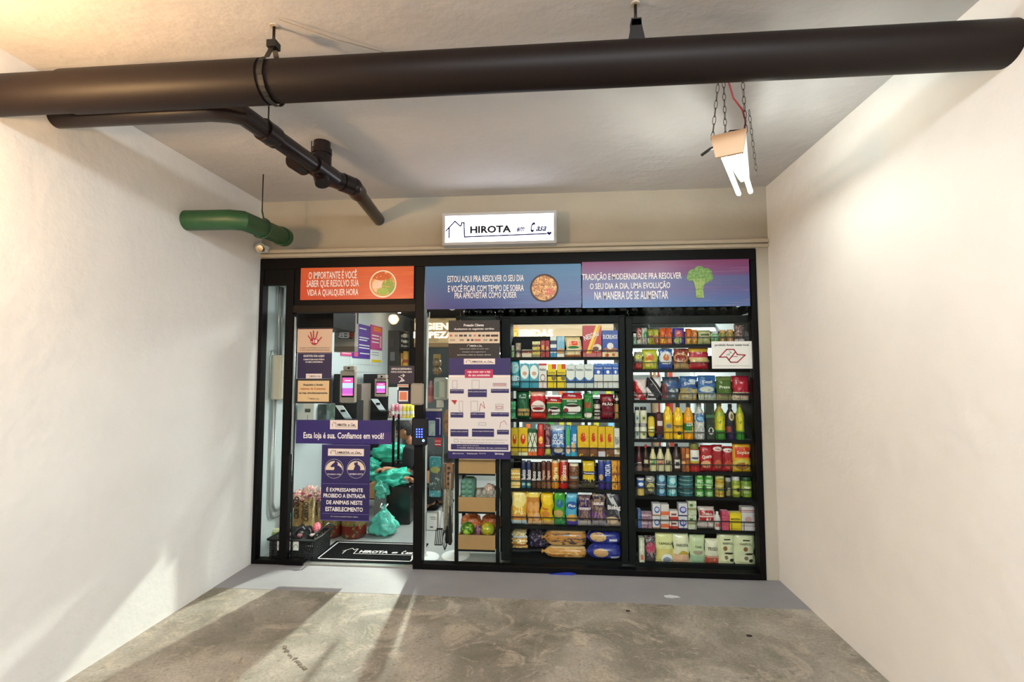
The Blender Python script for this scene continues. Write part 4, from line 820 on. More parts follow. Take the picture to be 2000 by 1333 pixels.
# ---------------------------------------------------------------- product builder
from mathutils import noise as NZ
def pouch_mesh(b, w, d, h, seed, crimp=.06, wr=.12, bottomflat=False):
    nu, nv = 12, 14; k = len(b.v)
    for side in (-1, 1):
        for j in range(nv+1):
            v = j/nv
            for i in range(nu+1):
                u = i/nu; s = 2*u-1; t = 2*v-1
                if bottomflat: pv = (1-max(0, (v-.55)/.45)**2.2)*min(1, (v/.05)**.5 if v < .05 else 1)
                else: pv = (1-abs(t)**4)
                pu = (1-abs(s)**3.2)**.6 if abs(s) < 1 else 0
                th = d/2*max(pv, 0)**.55*pu
                if (v < crimp and not bottomflat) or v > 1-crimp: th = min(th, .0015)+.0004
                nz = NZ.noise(Vector((u*4+seed*7.3, v*5+side*3, seed)))
                th *= 1+wr*2.2*nz
                edge = .012*w/.1*NZ.noise(Vector((seed*2.1, v*4, side*0)))*(1 if abs(s) > .9 else 0)
                nar = 1-.05*max(pv, 0)*0-.03*(1-abs(t)**2)
                b.v.append(Vector((s*w/2*nar+edge, side*th, v*h+(.01*h*NZ.noise(Vector((u*5, seed, 1))) if v > .97 else 0))))
    N = (nu+1)*(nv+1)
    for side in (0, 1):
        o_ = k+side*N
        for j in range(nv):
            for i in range(nu):
                q = (o_+j*(nu+1)+i, o_+j*(nu+1)+i+1, o_+(j+1)*(nu+1)+i+1, o_+(j+1)*(nu+1)+i); b.f.append(q if side == 0 else q[::-1])
    def ed(i, j): return k+j*(nu+1)+i
    loop = [(i, 0) for i in range(nu)]+[(nu, j) for j in range(nv)]+[(i, nv) for i in range(nu, 0, -1)]+[(0, j) for j in range(nv, 0, -1)]
    for a in range(len(loop)):
        p, q = loop[a], loop[(a+1) % len(loop)]; b.f.append((ed(*p), ed(*p)+N, ed(*q)+N, ed(*q)))
PROF = {
 'jar': [(.44, 0), (.5, .03), (.5, .74), (.44, .80), (.40, .82)],
 'can': [(.48, 0), (.5, .02), (.48, .05), (.48, .94), (.5, .97), (.48, 1)],
 'tube': [(.42, 0), (.5, .03), (.5, .96), (.40, 1)],
 'bottle': [(.42, 0), (.5, .03), (.5, .30), (.47, .36), (.5, .42), (.5, .62), (.42, .74), (.2, .86), (.17, .9)],
 'square_bottle': [(.46, 0), (.5, .03), (.5, .66), (.40, .76), (.22, .84), (.2, .9)],
 'sauce': [(.46, 0), (.5, .04), (.5, .5), (.42, .62), (.24, .76), (.2, .88)],
 'squeeze': [(.30, 0), (.32, .12), (.42, .16), (.5, .3), (.5, .75), (.42, .95), (.2, 1)]}
NAME = dict(box='box', carton='milk_carton', pouch='pouch', bag='standing_bag', brick='coffee_pack', jar='jar', can='can', tube='cookie_tube', bottle='bottle', square_bottle='oil_bottle', sauce='sauce_bottle', squeeze='squeeze_bottle', loaf='bread_bag')
CAT = dict(box='box', carton='carton', pouch='pack', bag='pack', brick='pack', jar='jar', can='can', tube='pack', bottle='bottle', square_bottle='bottle', sauce='bottle', squeeze='bottle', loaf='bread')
def product(kind, X0, X1, z0, z1, Yf, dep, design, label, text=None, cap=None, name=None, cat=None, group=None, tilt=0, rough=None):
    w, h = X1-X0-.0015, z1-z0; xc = (X0+X1)/2; nm = name or NAME[kind]; ct = cat or CAT[kind]
    b = MB(); roundk = kind in PROF; sm = .7
    rg = rough if rough is not None else (.22 if kind in ('pouch', 'bag', 'loaf') else .3)
    if roundk: dep = min(w, dep) if kind != 'jar' else w
    yc = Yf+dep/2
    m = printed(design, rg)
    parts = []
    if kind in ('box',): b.box(-w/2, w/2, -dep/2, dep/2, 0, h, .002)
    elif kind == 'carton':
        b.box(-w/2, w/2, -dep/2, dep/2, 0, h*.955, .002); b.box(-w/2, w/2, -dep/2+.004, -dep/2+.012, h*.955, h*.985)
    elif kind == 'brick':
        b.box(-w/2, w/2, -dep/2, dep/2, 0, h*.95, min(.012, w*.12)); b.box(-w/2+.004, w/2-.004, -dep*.1, dep*.02, h*.95, h)
    elif kind in ('pouch', 'bag'): pouch_mesh(b, w, dep, h, (abs(hash_(label)) % 97)/9., bottomflat=(kind == 'bag')); sm = 1
    elif kind == 'loaf':
        R = h/2; b.tube([(-w/2, 0, R*.9), (-w/2+.02, 0, R*.9), (-w/2+.05, 0, R*.95), (-w/2+.09, 0, R), (w/2-.05, 0, R), (w/2-.01, 0, R), (w/2, 0, R)], [.022, .008, R*.7, R, R, R*.85, R*.35], 20)
        b.v = [Vector((v.x, v.y*1.05+.004*NZ.noise(v*18), v.z+.006*NZ.noise(v*22+Vector((3, 0, 0))))) for v in b.v]; zmn = min(v.z for v in b.v); b.v = [v-Vector((0, 0, zmn)) for v in b.v]; sm = 1
    else:
        hh = h*(1 if cap is None or kind == 'squeeze' else 1)
        b.lathe([(r*w, z*hh) for r, z in PROF[kind]], n=20)
    body_only = not text and not cap
    loc = (xc, yc, z0)
    if body_only:
        o = b.build(nm, m, None, sm); o.location = loc; tag(o, label, ct, group)
    else:
        o = empty(nm, loc, label, ct, group); b.build('body', m, o, sm, local=True)
        if cap:
            cb = MB(); top = max(v.z for v in b.v)
            if kind == 'carton': cb.lathe([(.011, 0), (.011, .012)], w*.12, -dep*.15, 14, h*.955)
            elif kind == 'jar': cb.lathe([(.43*w, 0), (.45*w, .004), (.45*w, h*.18), (.42*w, h*.2)], 0, 0, 20, h*.80)
            elif kind == 'squeeze': cb.lathe([(.3*w, 0), (.34*w, .004), (.33*w, h*.13)], 0, 0, 18, 0)
            elif kind == 'pouch' or kind == 'bag': cb.lathe([(.012, 0), (.012, .02)], 0, 0, 12, h*.98)
            else: cb.lathe([(.2*w, 0), (.22*w, .003), (.21*w, h*.105), (.18*w, h*.11)], 0, 0, 16, h*.89)
            cb.build('cap', pm(cap, .4), o, .7, local=True)
        if text:
            for tx in text:
                t, u0, u1, v0, v1, col = tx[:6]; rot = tx[6] if len(tx) > 6 else 0
                Yt = -dep/2-.0015 if kind in ('box', 'carton', 'brick') else -dep/2-.003
                OFF['_tmp'] = Vector((0, 0, 0)); old = OFF[o.name]; OFF[o.name] = Vector((0, 0, 0))
                letters([(t, -w/2+u0*w, -w/2+u1*w, v0*h, v1*h, .02, 0)], mat('ink_'+col, col, .5), o, Yt, rot=rot); OFF[o.name] = old
    if tilt: o.rotation_euler.y = tilt
    return o
def hash_(s):
    k = 7
    for c in s: k = (k*31+ord(c)) % 100003
    return k
def row(cx, sx, rows_z, items, Yf=.125):
    """cx: origin px of the crop, sx: crop scale. item: kind,u0,u1,ytop(px),design,label,[opts]"""
    for it in items:
        kind, u0, u1, yt, des, lab = it[:6]; o = dict(it[6]) if len(it) > 6 else {}
        px0, px1 = cx+u0/sx, cx+u1/sx; yf = Yf+o.pop('dy', 0); dep = o.pop('dep', None)
        zb = rows_z+o.pop('dz', 0); ym = 0
        pm_ = (px0+px1)/2; za, zc_ = at(pm_, 700, yf).z, at(pm_, 1000, yf).z; ymid = 700+(za-zb-.07)/(za-zc_)*300; X0, X1 = at(px0, ymid, yf).x, at(px1, ymid, yf).x; z1 = zpx((px0+px1)/2, yt, yf); lo, hi = (AX0, AX1) if cx == 985 else (BX0, BX1); X0 = max(X0, lo+.002); X1 = min(X1, hi-.002)
        if 'hh' in o: z1 = zb+o.pop('hh')
        if dep is None: dep = {'box': .06, 'carton': .07, 'pouch': .06, 'bag': .07, 'brick': .06, 'loaf': .12}.get(kind, .2)
        product(kind, X0, X1, zb, z1, yf, dep, des, lab, **o)
T = lambda *a: dict(text=list(a))
def D(**k): return k
y3 = lambda v: 620+v/5.556
y4 = lambda v: 850+v/4.76
y5 = lambda v: 620+v/5.554
y6 = lambda v: 850+v/4.596
A3 = lambda z, it, **k: row(985, 5.556, z, it, **k)
A4 = lambda z, it, **k: row(985, 4.76, z, it, **k)
B5 = lambda z, it, **k: row(1220, 5.554, z, it, **k)
B6 = lambda z, it, **k: row(1220, 4.596, z, it, **k)
# ---- rack A
A3(AZ[0], [
 ('jar', 68, 110, y3(305), '6c8c5c|n5,.5,9cb48c', 'small green jar at the left end of the middle rack top shelf', D(cap='grey')),
 ('can', 118, 180, y3(280), '8c8478|n4,.5,b8a898|b.3,.5,6a5a6a', 'greyish tin on the middle rack top shelf beside the small green jar', D()),
 ('box', 190, 298, y3(352), 'd8ccb8|b.55,.9,8a3a30|n8,.6,a89c88', 'low cream box with a dark red strip on the middle rack top shelf', D()),
 ('box', 302, 390, y3(262), 'c8b84c|b.82,1,d8dca0|b.66,.8,2c2418|n7,.58,a85030|b.0,.2,8a7a4c', 'yellow box with a dark top band on the middle rack top shelf', D()),
 ('box', 395, 443, y3(252), 'a8201c|e.5,.6,.3,.14,d8a040|n8,.62,e0c8a0', 'narrow red box, left of the two on the middle rack top shelf', D(dep=.05)),
 ('box', 445, 492, y3(252), '9c1c1c|e.5,.5,.3,.16,d89048|n8,.62,5a1010', 'narrow red box, right of the two on the middle rack top shelf', D(dep=.05)),
 ('box', 498, 568, y3(206), 'e0e2e0|b.62,.8,1c2448|b.28,.46,2c4c90|b0,.22,2a88b8', 'tall white and navy oat box on the middle rack top shelf', D()),
 ('box', 570, 655, y3(206), '78b4d4|n3,.55,9cc8e0|e.5,.3,.5,.14,c89458|b0,.16,e8e2d8', 'light blue box with biscuit picture on the middle rack top shelf', D()),
 ('pouch', 660, 838, y3(210), 'ecd8b0|r.28,.75,.58,.78,e8582c|e.5,.48,.32,.07,3c7c3c|b.0,.14,b87850|b.84,1,f0d8a0', 'cream pouch with orange logo and green leaf strip, middle rack top shelf', D()),
 ('box', 852, 1058, y3(90), 'b8232a|d-.62,.22,.14,e8a020|d-.62,.16,.05,f4d840|e.75,.3,.24,.12,e8d8c0|e.68,.28,.16,.06,6a3a28|b0,.13,b86060|n9,.66,c83c3c', 'large red cereal box with yellow diagonal splash, middle rack top shelf', D(text=[('NESCAU', .04, .86, .60, .76, 'f0ecf0', .35)])),
 ('box', 1062, 1258, y3(142), '24439c|b0,.2,e4cf94|e.3,.08,.12,.06,c8402c|e.7,.1,.1,.06,b8502c|e.5,.28,.42,.1,a8643c|e.5,.42,.2,.12,e8e4e0|n10,.66,3c5cb4', 'large blue cereal box with bowl picture at the right of the middle rack top shelf', D(text=[('SUCRILHOS', .05, .95, .68, .84, 'f4f2f4')])),
])
M3 = [('leftmost', 0), ('middle', 1), ('rightmost', 2)]
its = [('pouch', 65, 168, y3(462), '3a98a4|e.4,.72,.5,.2,a8dce0|b.1,.26,7cc4cc|e.5,.35,.6,.1,d8eef0|n6,.62,1c7c8c', 'turquoise pouch with pale swoosh at the left of the carton shelf', D(text=[('Mo', .5, .85, .7, .8, 'white')]))]
for i, a in enumerate((172, 274)): its.append(('carton', a, a+98, y3(500), '58aac0|e.5,.66,.46,.28,e4eeee|e.5,.6,.26,.08,d0a08c|b0,.36,3a94ac|b.34,.36,80c4d0', ('left' if i == 0 else 'right')+' one of two light blue milk cartons with a white flame', D(cap='lblue')))
its.append(('carton', 373, 462, y3(498), 'dfdedb|b.92,1,c03038|b0,.26,e8d8d4|e.5,.42,.32,.15,8a3a34|e.5,.42,.25,.115,e8e6e4', 'white milk carton with a dark ring and red top edge', D(text=[('Italac', .1, .9, .7, .8, '5a4a4a')])))
for i, a in enumerate((470, 573)): its.append(('carton', a, a+96, y3(505), 'e6cc1e|r.5,1,.8,1,d0482c|b.48,.56,3c3420|e.7,.42,.26,.1,7a6a3c|b0,.03,c8a820', ('left' if i == 0 else 'right')+' one of two yellow milk cartons with a red corner', D(text=[('Italac', .08, .9, .60, .68, '6a5a20')])))
for i, a in enumerate((673, 772, 870)): its.append(('carton', a, a+97, y3(508), 'd4dcdc|d.9,.66,.16,d4dcdc|b0,.46,3c6cb0|e.5,.62,.48,.28,dde4e2|b.0,.22,c4d0d0|b.0,.02,9cb0b8', M3[i][0]+' of three white milk cartons with a blue shield edge', D(text=[('Italac', .1, .9, .72, .82, '3a4a5c')], cap='lblue')))
for i, a in enumerate((973, 1076, 1174)): its.append(('carton', a, a+(98 if i < 2 else 88), y3(500), 'd6dbd8|b.56,.9,2c58b0|e.5,.66,.18,.07,e8ecf0|b.9,1,4a78c8|n9,.68,c0c8c8', M3[i][0]+' of three white cartons with a blue top half', D(text=[('Desnatado', .08, .92, .78, .84, 'white')], cap='white')))
A3(AZ[1], its)
A3(AZ[2], [
 ('box', 66, 122, y3(915), '3c9c64|n6,.55,88cca0|b.45,.55,206c44', 'small green pack at the left of the coffee shelf', D()),
 ('pouch', 128, 266, y3(792), '1f5a38|b0,.3,1c5030|b.12,.36,b89c60|n6,.62,2e7048', 'dark green pouch with a tan lower part on the coffee shelf', D(text=[('Yoki', .2, .75, .72, .78, 'dcecd8')])),
 ('pouch', 275, 448, y3(792), 'b8262a|b.62,.8,c83038|e.5,.42,.42,.22,e8dcd8|b.8,1,e0a090|b0,.24,c83028|e.5,.36,.34,.05,8a2020', 'red and white coffee pouch left of the two green coffee packs', D(text=[('CORAÇÕES', .14, .88, .40, .50, '9c2024')])),
 ('brick', 460, 621, y3(866), '2c6c34|b.76,1,b01c2c|b.72,.76,d8c070|e.5,.38,.4,.18,e4e0dc|e.5,.48,.32,.05,2c1810|e.25,.3,.12,.1,8a2830|b0,.14,4c8c3c', 'smaller green and red coffee pack with a white cup', D(text=[('Melitta', .28, .7, .82, .92, 'white')])),
 ('brick', 623, 848, y3(822), '247038|b.78,1,b0182c|b.75,.78,d8c070|e.5,.40,.42,.2,e4e0dc|e.5,.52,.34,.05,2c1810|e.2,.34,.12,.09,8a2830|b0,.12,4a9040', 'larger green and red coffee pack with a white cup', D(text=[('Melitta', .3, .68, .86, .94, 'white'), ('REGULAR', .25, .75, .66, .73, 'white')])),
 ('bag', 862, 970, y3(832), '2c7838|r.1,.72,.44,.66,8a4a2c|e.45,.18,.38,.12,e8e4d8|b.86,1,3c8c48', 'green standing pouch with a brown label on the coffee shelf', D(cap='green')),
 ('jar', 975, 1045, y3(905), 'c8c4bc|b.2,.3,2c2420|b.4,.5,3a2c28|b.6,.7,2c2420|n8,.6,8a5040', 'striped white and black jar right of the green standing pouch', D(cap='black')),
 ('pouch', 1045, 1196, y3(836), '6c1424|b.72,.8,8c2030|e.5,.62,.44,.12,5a0c18|e.5,.26,.3,.06,a83c48|n8,.64,8a1c30', 'dark red coffee pouch near the right end of the coffee shelf', D(text=[('PILÃO', .14, .88, .56, .68, 'ece8e4')])),
 ('pouch', 1198, 1262, y3(806), 'b08c58|b.55,1,2c241c|e.5,.72,.4,.05,d8d0c0|n6,.6,8a6a40', 'kraft and black pack at the right end of the coffee shelf', D()),
])
YB1 = 'd8b420|e.5,.6,.26,.18,c43020|e.52,.68,.1,.08,f0c8a0|b0,.18,a88c38|n9,.66,f0dc60'
YB2 = 'd8b020|e.5,.62,.24,.15,c43424|b0,.30,6a4428|n8,.6,e8c840|e.6,.2,.4,.1,7a4c30'
its = [('box', 62, 128, 837, YB1, 'narrow yellow box at the left end of the biscuit shelf under the coffee'), ('box', 130, 218, 836, YB1+'|b0,.12,dcd8b0', 'second yellow box from the left on the biscuit shelf under the coffee'),
 ('box', 222, 302, 838, 'dfe0cc|d1,.9,.05,2a4c34|d-1,.1,.05,2a4c34|d1,1.4,.04,2a4c34|d-1,-.4,.04,2a4c34|b0,.16,d86c34|b.85,1,2c5c3c', 'white box with dark green diamond lattice and orange foot'),
 ('tube', 306, 374, 829, 'b82824|e.5,.5,.3,.12,e8c060|n6,.6,d86040|b0,.26,cc2c20', 'red cylinder pack with rounded top on the biscuit shelf'),
 ('pouch', 378, 432, 829, '5c3038|n7,.5,a87880|b.0,.22,c8cc60|b.3,.34,e8e0e0', 'dark maroon crumpled pack left of the big blue silver pouch'),
 ('pouch', 435, 566, 831, '4c78b4|b.84,1,c0ccd8|b.0,.3,34407c|n8,.58,9cb8d8|e.5,.2,.3,.1,c0b8a8', 'large blue and silver cracker pouch on the biscuit shelf', T(('CLUB', .15, .85, .56, .72, 'ecf2f8'), ('SOCIAL', .1, .9, .38, .54, 'ecf2f8'))),
 ('box', 568, 618, 832, '2c8cb4|e.5,.65,.28,.34,58b83c|e.5,.22,.4,.14,e0b89c|n8,.62,1c6c9c', 'blue pack with a green oval on the biscuit shelf'),
 ('box', 620, 676, 833, '1c78b4|e.4,.3,.4,.16,d8b080|b0,.14,38a8c8', 'blue pack with vertical white word beside the green oval pack', T(('Trakinas', -.35, 1.35, .50, .66, 'f0f4f8', 1.5708)))]
for i, (a, b2) in enumerate(((680, 790), (792, 870), (872, 940), (942, 1020))): its.append(('box', a, b2, 832+(i > 1)*2, YB2 if i != 2 else YB2+'|b0,.18,c8c4d0', ('first', 'second', 'third', 'fourth')[i]+' from the left of four yellow boxes with red figure and chocolate foot'))
its.append(('box', 1022, 1098, 837, 'd8d8cc|e.7,.25,.3,.1,b89c60|n10,.66,9c9c90|b0,.1,8c6c48', 'white box with small vertical word at the right end of the biscuit shelf', T(('NESFIT', -.2, 1.2, .50, .64, '4a4c4c', 1.5708))))
A4(AZ[3], its)
its = []
for k, (a, b2) in enumerate(((.0, .05), (.052, .10), (.102, .15))):
    its.append(('box', 55, 148, 905, ('d8bc60|n6,.5,e8dca0|b.35,.5,c87838', 'd0b054|n5,.5,e8d898|b.4,.55,b86c38', 'dcc468|n6,.5,c89040|b.3,.45,e8e4d0')[k], ('bottom', 'middle', 'top')[k]+' of three stacked pale yellow packs left of the navy biscuit tubes', D(dz=a, hh=b2-a)))
CT = lambda a, b2, yt, d, l, col='e8e4e4', w='Passatempo': ('tube', a, b2, yt, d, l, T((w, -.5, 1.5, .42, .58, col, 1.5708)))
its += [CT(155, 201, 901, '18244c|b0,.26,2c6c8c|e.5,.15,.4,.05,9cc4b8|b.92,1,3c3c50', 'navy biscuit tube with white vertical word, left of the pair', w='Bauducco'), CT(204, 250, 901, '1c2858|b0,.26,2c6878|e.5,.14,.4,.05,b0c8a8|b.92,1,3c3c50', 'navy biscuit tube with white vertical word, right of the pair', w='Bauducco'),
 CT(253, 297, 905, '30201c|b0,.28,5c3c2c|n6,.62,4c3028', 'left of two dark chocolate brown biscuit tubes', w='Bono'), CT(299, 341, 905, '2c1c1a|b0,.28,6a4430|n6,.64,54342c', 'right of two dark chocolate brown biscuit tubes', w='Bono'),
 CT(343, 389, 902, '5c2c20|b0,.28,8c6440|n5,.6,74402c', 'left of two red-brown biscuit tubes', 'e0b8a0', 'Negresco'), CT(391, 434, 902, '582820|b0,.28,8a6040|n5,.62,70402c', 'right of two red-brown biscuit tubes', 'e0b8a0', 'Negresco'),
 CT(438, 510, 900, 'd07c20|e.6,.4,.4,.1,e8c060|b0,.22,d88c20|b.22,.26,4c2c18|b.9,1,d8b890', 'orange biscuit tube next to the bright red tube', 'f0e4c0', 'Maria'), CT(512, 596, 898, 'a81c20|e.5,.34,.4,.12,d89c48|b.92,1,c8b0a0|b0,.2,b82020|b.2,.24,4c1014', 'bright red biscuit tube with pale top', 'f0e0d0', 'Trakinas')]
its += [('jar', 600, 700, 905, '6c4028|b.5,.9,7c4c2c|b.25,.35,8a8474|b.0,.3,5c4030', 'squat brown spread jar, lower of the two stacked', D(cap='grey', hh=.10)), ('jar', 600, 698, 905, '744828|b.3,.7,5c3820|n5,.6,8c6c50', 'squat brown spread jar, upper of the two stacked', D(cap='cream', dz=.102, hh=.10)),
 ('pouch', 722, 858, 900, '24242c|r.12,.85,.34,.98,d4b418|b.5,.62,1c2c58|n8,.62,e8d448|b.0,.22,4c4838', 'yellow biscuit pouch with a navy band in clear wrap', T(('Passatempo', .16, .84, .52, .60, 'e8e8f0'))),
 ('tube', 874, 940, 897, '2c3c8c|e.4,.4,.3,.1,c8a870|b0,.26,3c2c7c|b.93,1,c8ccd0', 'dark blue tall cylinder pack with pale lid, left one'), ('tube', 940, 998, 897, '2848a0|b.93,1,c8ccd0|b0,.2,34307c', 'dark blue tall cylinder pack with white vertical word', T(('TORTA', -.6, 1.4, .55, .72, 'e8eef8', 1.5708))),
 ('box', 1000, 1052, 899, 'd89a34|n5,.54,6a3420|n8,.6,e8c050', 'orange cookie box with dark cookie pictures, left half pair'), ('box', 1054, 1102, 899, 'd49430|n5,.52,74381f|n9,.6,a83c20', 'orange cookie box with dark cookie pictures at the right end')]
A4(AZ[4], its)
A4(AZ[5], [
 ('pouch', 55, 206, 958, 'd8a838|e.5,.72,.46,.22,e8d884|n7,.55,f0e0a0|b0,.14,b8ccd4|b.14,.3,d8984c', 'round yellow bread pouch at the left of the bread shelf'),
 ('pouch', 208, 336, 957, 'c08038|b.78,1,e8d060|e.3,.52,.2,.14,d8a060|e.7,.52,.2,.14,d8a060|e.3,.25,.2,.12,e0a858|e.7,.25,.2,.12,e0b080|b0,.12,dcb890', 'clear pouch of round buns under a yellow header'),
 ('pouch', 338, 457, 963, 'dcb418|e.6,.78,.4,.16,f0cc30|e.4,.35,.3,.1,c8802c|b0,.16,c8a468|n6,.66,e8cc50', 'yellow cushion pack between the buns and the green pack', T(('Panco', .15, .6, .48, .56, 'b83020'))),
 ('pouch', 460, 568, 958, '3c9c28|e.5,.62,.3,.12,206894|b0,.2,3a8c50|n8,.64,a8c060|e.4,.35,.4,.1,b89c60', 'bright green bread pack with a blue emblem'),
 ('pouch', 575, 684, 963, '4ca4cc|e.5,.62,.42,.12,2c5ca0|e.5,.24,.44,.12,c8a050|b0,.16,5448a0|b.85,1,6cb8d8', 'light blue pack with dark blue oval and rolls picture', T(('Plus', .2, .8, .58, .66, 'e8f0f8'))),
 ('pouch', 688, 812, 969, '58405c|b.62,.9,382058|b.54,.62,d0c4d0|n7,.52,8a7060|b0,.2,a8a4a0', 'left of two bread bags with purple tops'),
 ('pouch', 810, 946, 961, '5c4858|b.76,1,2c2034|r.1,.9,.62,.7,d8c8c8|b.25,.4,6c3c90|n7,.52,9a8068|b0,.18,8c8890', 'right of two bread bags with purple tops, the taller one'),
 ('pouch', 948, 1112, 960, '34343c|d1.2,1.3,.16,c8ccd0|n6,.55,54545c|b0,.16,a89888|e.4,.2,.4,.1,d0b898', 'dark clear bag of rolls with big white word at the right end', T(('Bisnag', .1, .98, .46, .62, 'ece4e8'))),
])
z7 = AZ[6]; its = []
for k in range(3): its.append(('pouch', 58, 214-6*k, 1030, ('d8a040|n6,.5,f0e0b0|b.3,.5,a8682c', 'd8b458|n6,.5,f0e8c8|b0,.3,e8e8e8', 'cc9434|n6,.5,e8d8a0')[k], ('bottom', 'middle', 'top')[k]+' of three stacked yellow packs on the lowest shelf, left', D(dz=.045+k*.082, hh=.085, dy=.08)))
A4(z7, its)
MB_ = BLACKMETAL
A4(z7, [
 ('pouch', 222, 420, y4(870), '2a2440|n6,.52,5a5470|n12,.62,a8a0a0', 'crumpled dark purple bag behind the loaves on the lowest shelf', D(dy=.16, dz=.03)),
 ('loaf', 345, 765, 1030, 'c08c48|b.2,.4,a86c30|n6,.56,dcb478|b.85,1,d8c090', 'long bag of bread, lower of the two beside the blue bags', D(hh=.095)),
 ('loaf', 345, 765, 1030, 'b88040|b.1,.3,d8b070|n7,.55,5a4c48|b.85,1,c8a878', 'long bag of bread, upper of the two beside the blue bags', D(dz=.098, hh=.135, dy=.0)),
 ('loaf', 745, 1112, 1030, '2a3488|e.45,.5,.2,.28,c8a06c|n7,.62,4c5cb4|r.72,.95,.12,.3,d8d8e8', 'dark blue bread bag with oval window, lower of the right-hand pair', D(hh=.12)),
 ('loaf', 745, 1112, 1030, '283084|e.38,.55,.22,.3,d0ac78|n7,.6,4454a8|r.68,.9,.3,.46,d8d8e8', 'dark blue bread bag with oval window, middle of the right-hand pile', D(dz=.115, hh=.115, dy=.01)),
 ('loaf', 755, 1095, 1030, '2a3488|e.4,.6,.3,.3,b09070|n7,.58,5060b0', 'dark blue bread bag lying on top of the right-hand pile', D(dz=.22, hh=.08, dy=.03)),
])
# ---- rack B
B5(BZ[0], [
 ('jar', 92, 131, y5(175), 'a8c8b0|n5,.55,5c8c68', 'small pale green jar at the left end of the right rack top shelf', D(cap='white')),
 ('pouch', 132, 190, y5(114), '8c2838|b.6,1,a03040|n6,.55,d8d0c0|b0,.3,c8c8b8', 'dark red and white packet left on the right rack top shelf'), ('pouch', 186, 250, y5(112), 'd0d8c8|e.6,.6,.3,.2,3c8c54|n6,.6,7c8c78|b0,.35,b8b0a8', 'white packet with green blob on the right rack top shelf', D(dy=.012)),
 ('pouch', 255, 318, y5(128), 'b8b02c|b.45,.6,8c2c24|n7,.54,5c7c30', 'yellow-green packet with red band, left of its pair'), ('pouch', 316, 378, y5(126), 'c4bc38|e.5,.3,.4,.3,c03428|n7,.56,94a040', 'yellow-green packet with a red lower half, right of its pair', D(dy=.01)),
 ('pouch', 386, 454, y5(115), 'd8641c|b.1,.4,e0b038|n6,.56,a83018', 'orange seasoning packet with yellow foot'), ('pouch', 452, 524, y5(112), 'c8401c|b.1,.36,d88c58|n6,.55,e88830', 'red-orange seasoning packet right of the orange one', D(dy=.01)),
 ('pouch', 530, 662, y5(113), '3c3498|r.2,.75,.45,.85,b8482c|e.4,.25,.3,.2,a8b868|n7,.6,6c50a8', 'purple packet with brown dish picture on the right rack top shelf'),
 ('pouch', 668, 738, y5(120), 'd06c24|b.0,.4,e0b858|n6,.57,a84820', 'orange packet with gold foot right of the purple packet'), ('pouch', 736, 796, y5(132), 'd88c48|b.0,.35,d8b04c|n6,.57,b05c30', 'paler orange packet with gold foot', D(dy=.01)),
 ('pouch', 800, 944, y5(138), 'a8b078|b.55,.85,c8cc9c|r.2,.8,.6,.75,4c5c30|n6,.6,c8a870', 'pale green pouch with dark print on the right rack top shelf'),
 ('jar', 950, 1032, y5(152), '5c9c54|b.5,.9,94c4a0|n4,.6,3c7c3c', 'green glass jar near the no smoking sign', D(cap='lgrey')),
 ('jar', 1036, 1112, y5(138), '8c8838|b.1,.6,a87c48|n5,.57,6c6c30', 'olive jar, left of two above the no smoking sign', D(cap='tan')), ('jar', 1116, 1194, y5(134), '98843c|b.1,.5,b87c54|n5,.58,c8a060', 'olive brown jar, right of two above the no smoking sign', D(cap='tan')),
 ('pouch', 1200, 1318, y5(78), '6a5450|n8,.52,a89088|b.0,.26,c8bcb8|b.2,.26,e8e0e0', 'speckled brown bag above the no smoking sign'),
])
B5(BZ[1], [
 ('pouch', 106, 204, y5(372), '9a9a7c|e.4,.7,.4,.1,c8c84c|b0,.4,b02c30|n7,.6,6c6c58|b.4,.46,3c3838', 'grey-green and red packet at the left end of the second shelf'),
 ('pouch', 202, 368, y5(346), 'b8bc28|e.45,.55,.28,.22,c87028|e.45,.3,.3,.16,e0c860|n7,.6,88a030', 'yellow-green pasta pouch with orange centre'),
 ('pouch', 374, 530, y5(342), '2c5ca4|e.5,.55,.42,.34,c4d0dc|e.52,.58,.2,.18,c8702c|n8,.62,d8e0e4|b0,.26,28489c', 'blue and white pasta pouch with orange centre'),
 ('pouch', 536, 704, y5(338), '8a3028|e.45,.55,.44,.22,c09058|e.45,.55,.34,.16,8c2820|n7,.6,c8a878|b0,.3,a88858', 'dark red pouch with round golden emblem on the second shelf'),
 ('pouch', 702, 920, y5(328), 'a82434|b.34,.55,d8c080|b.55,.7,b82c44|n7,.62,e0a0a0|b.8,.95,c8a030|b0,.2,b41c28', 'wide red and cream pasta pouch next to the no smoking sign'),
])
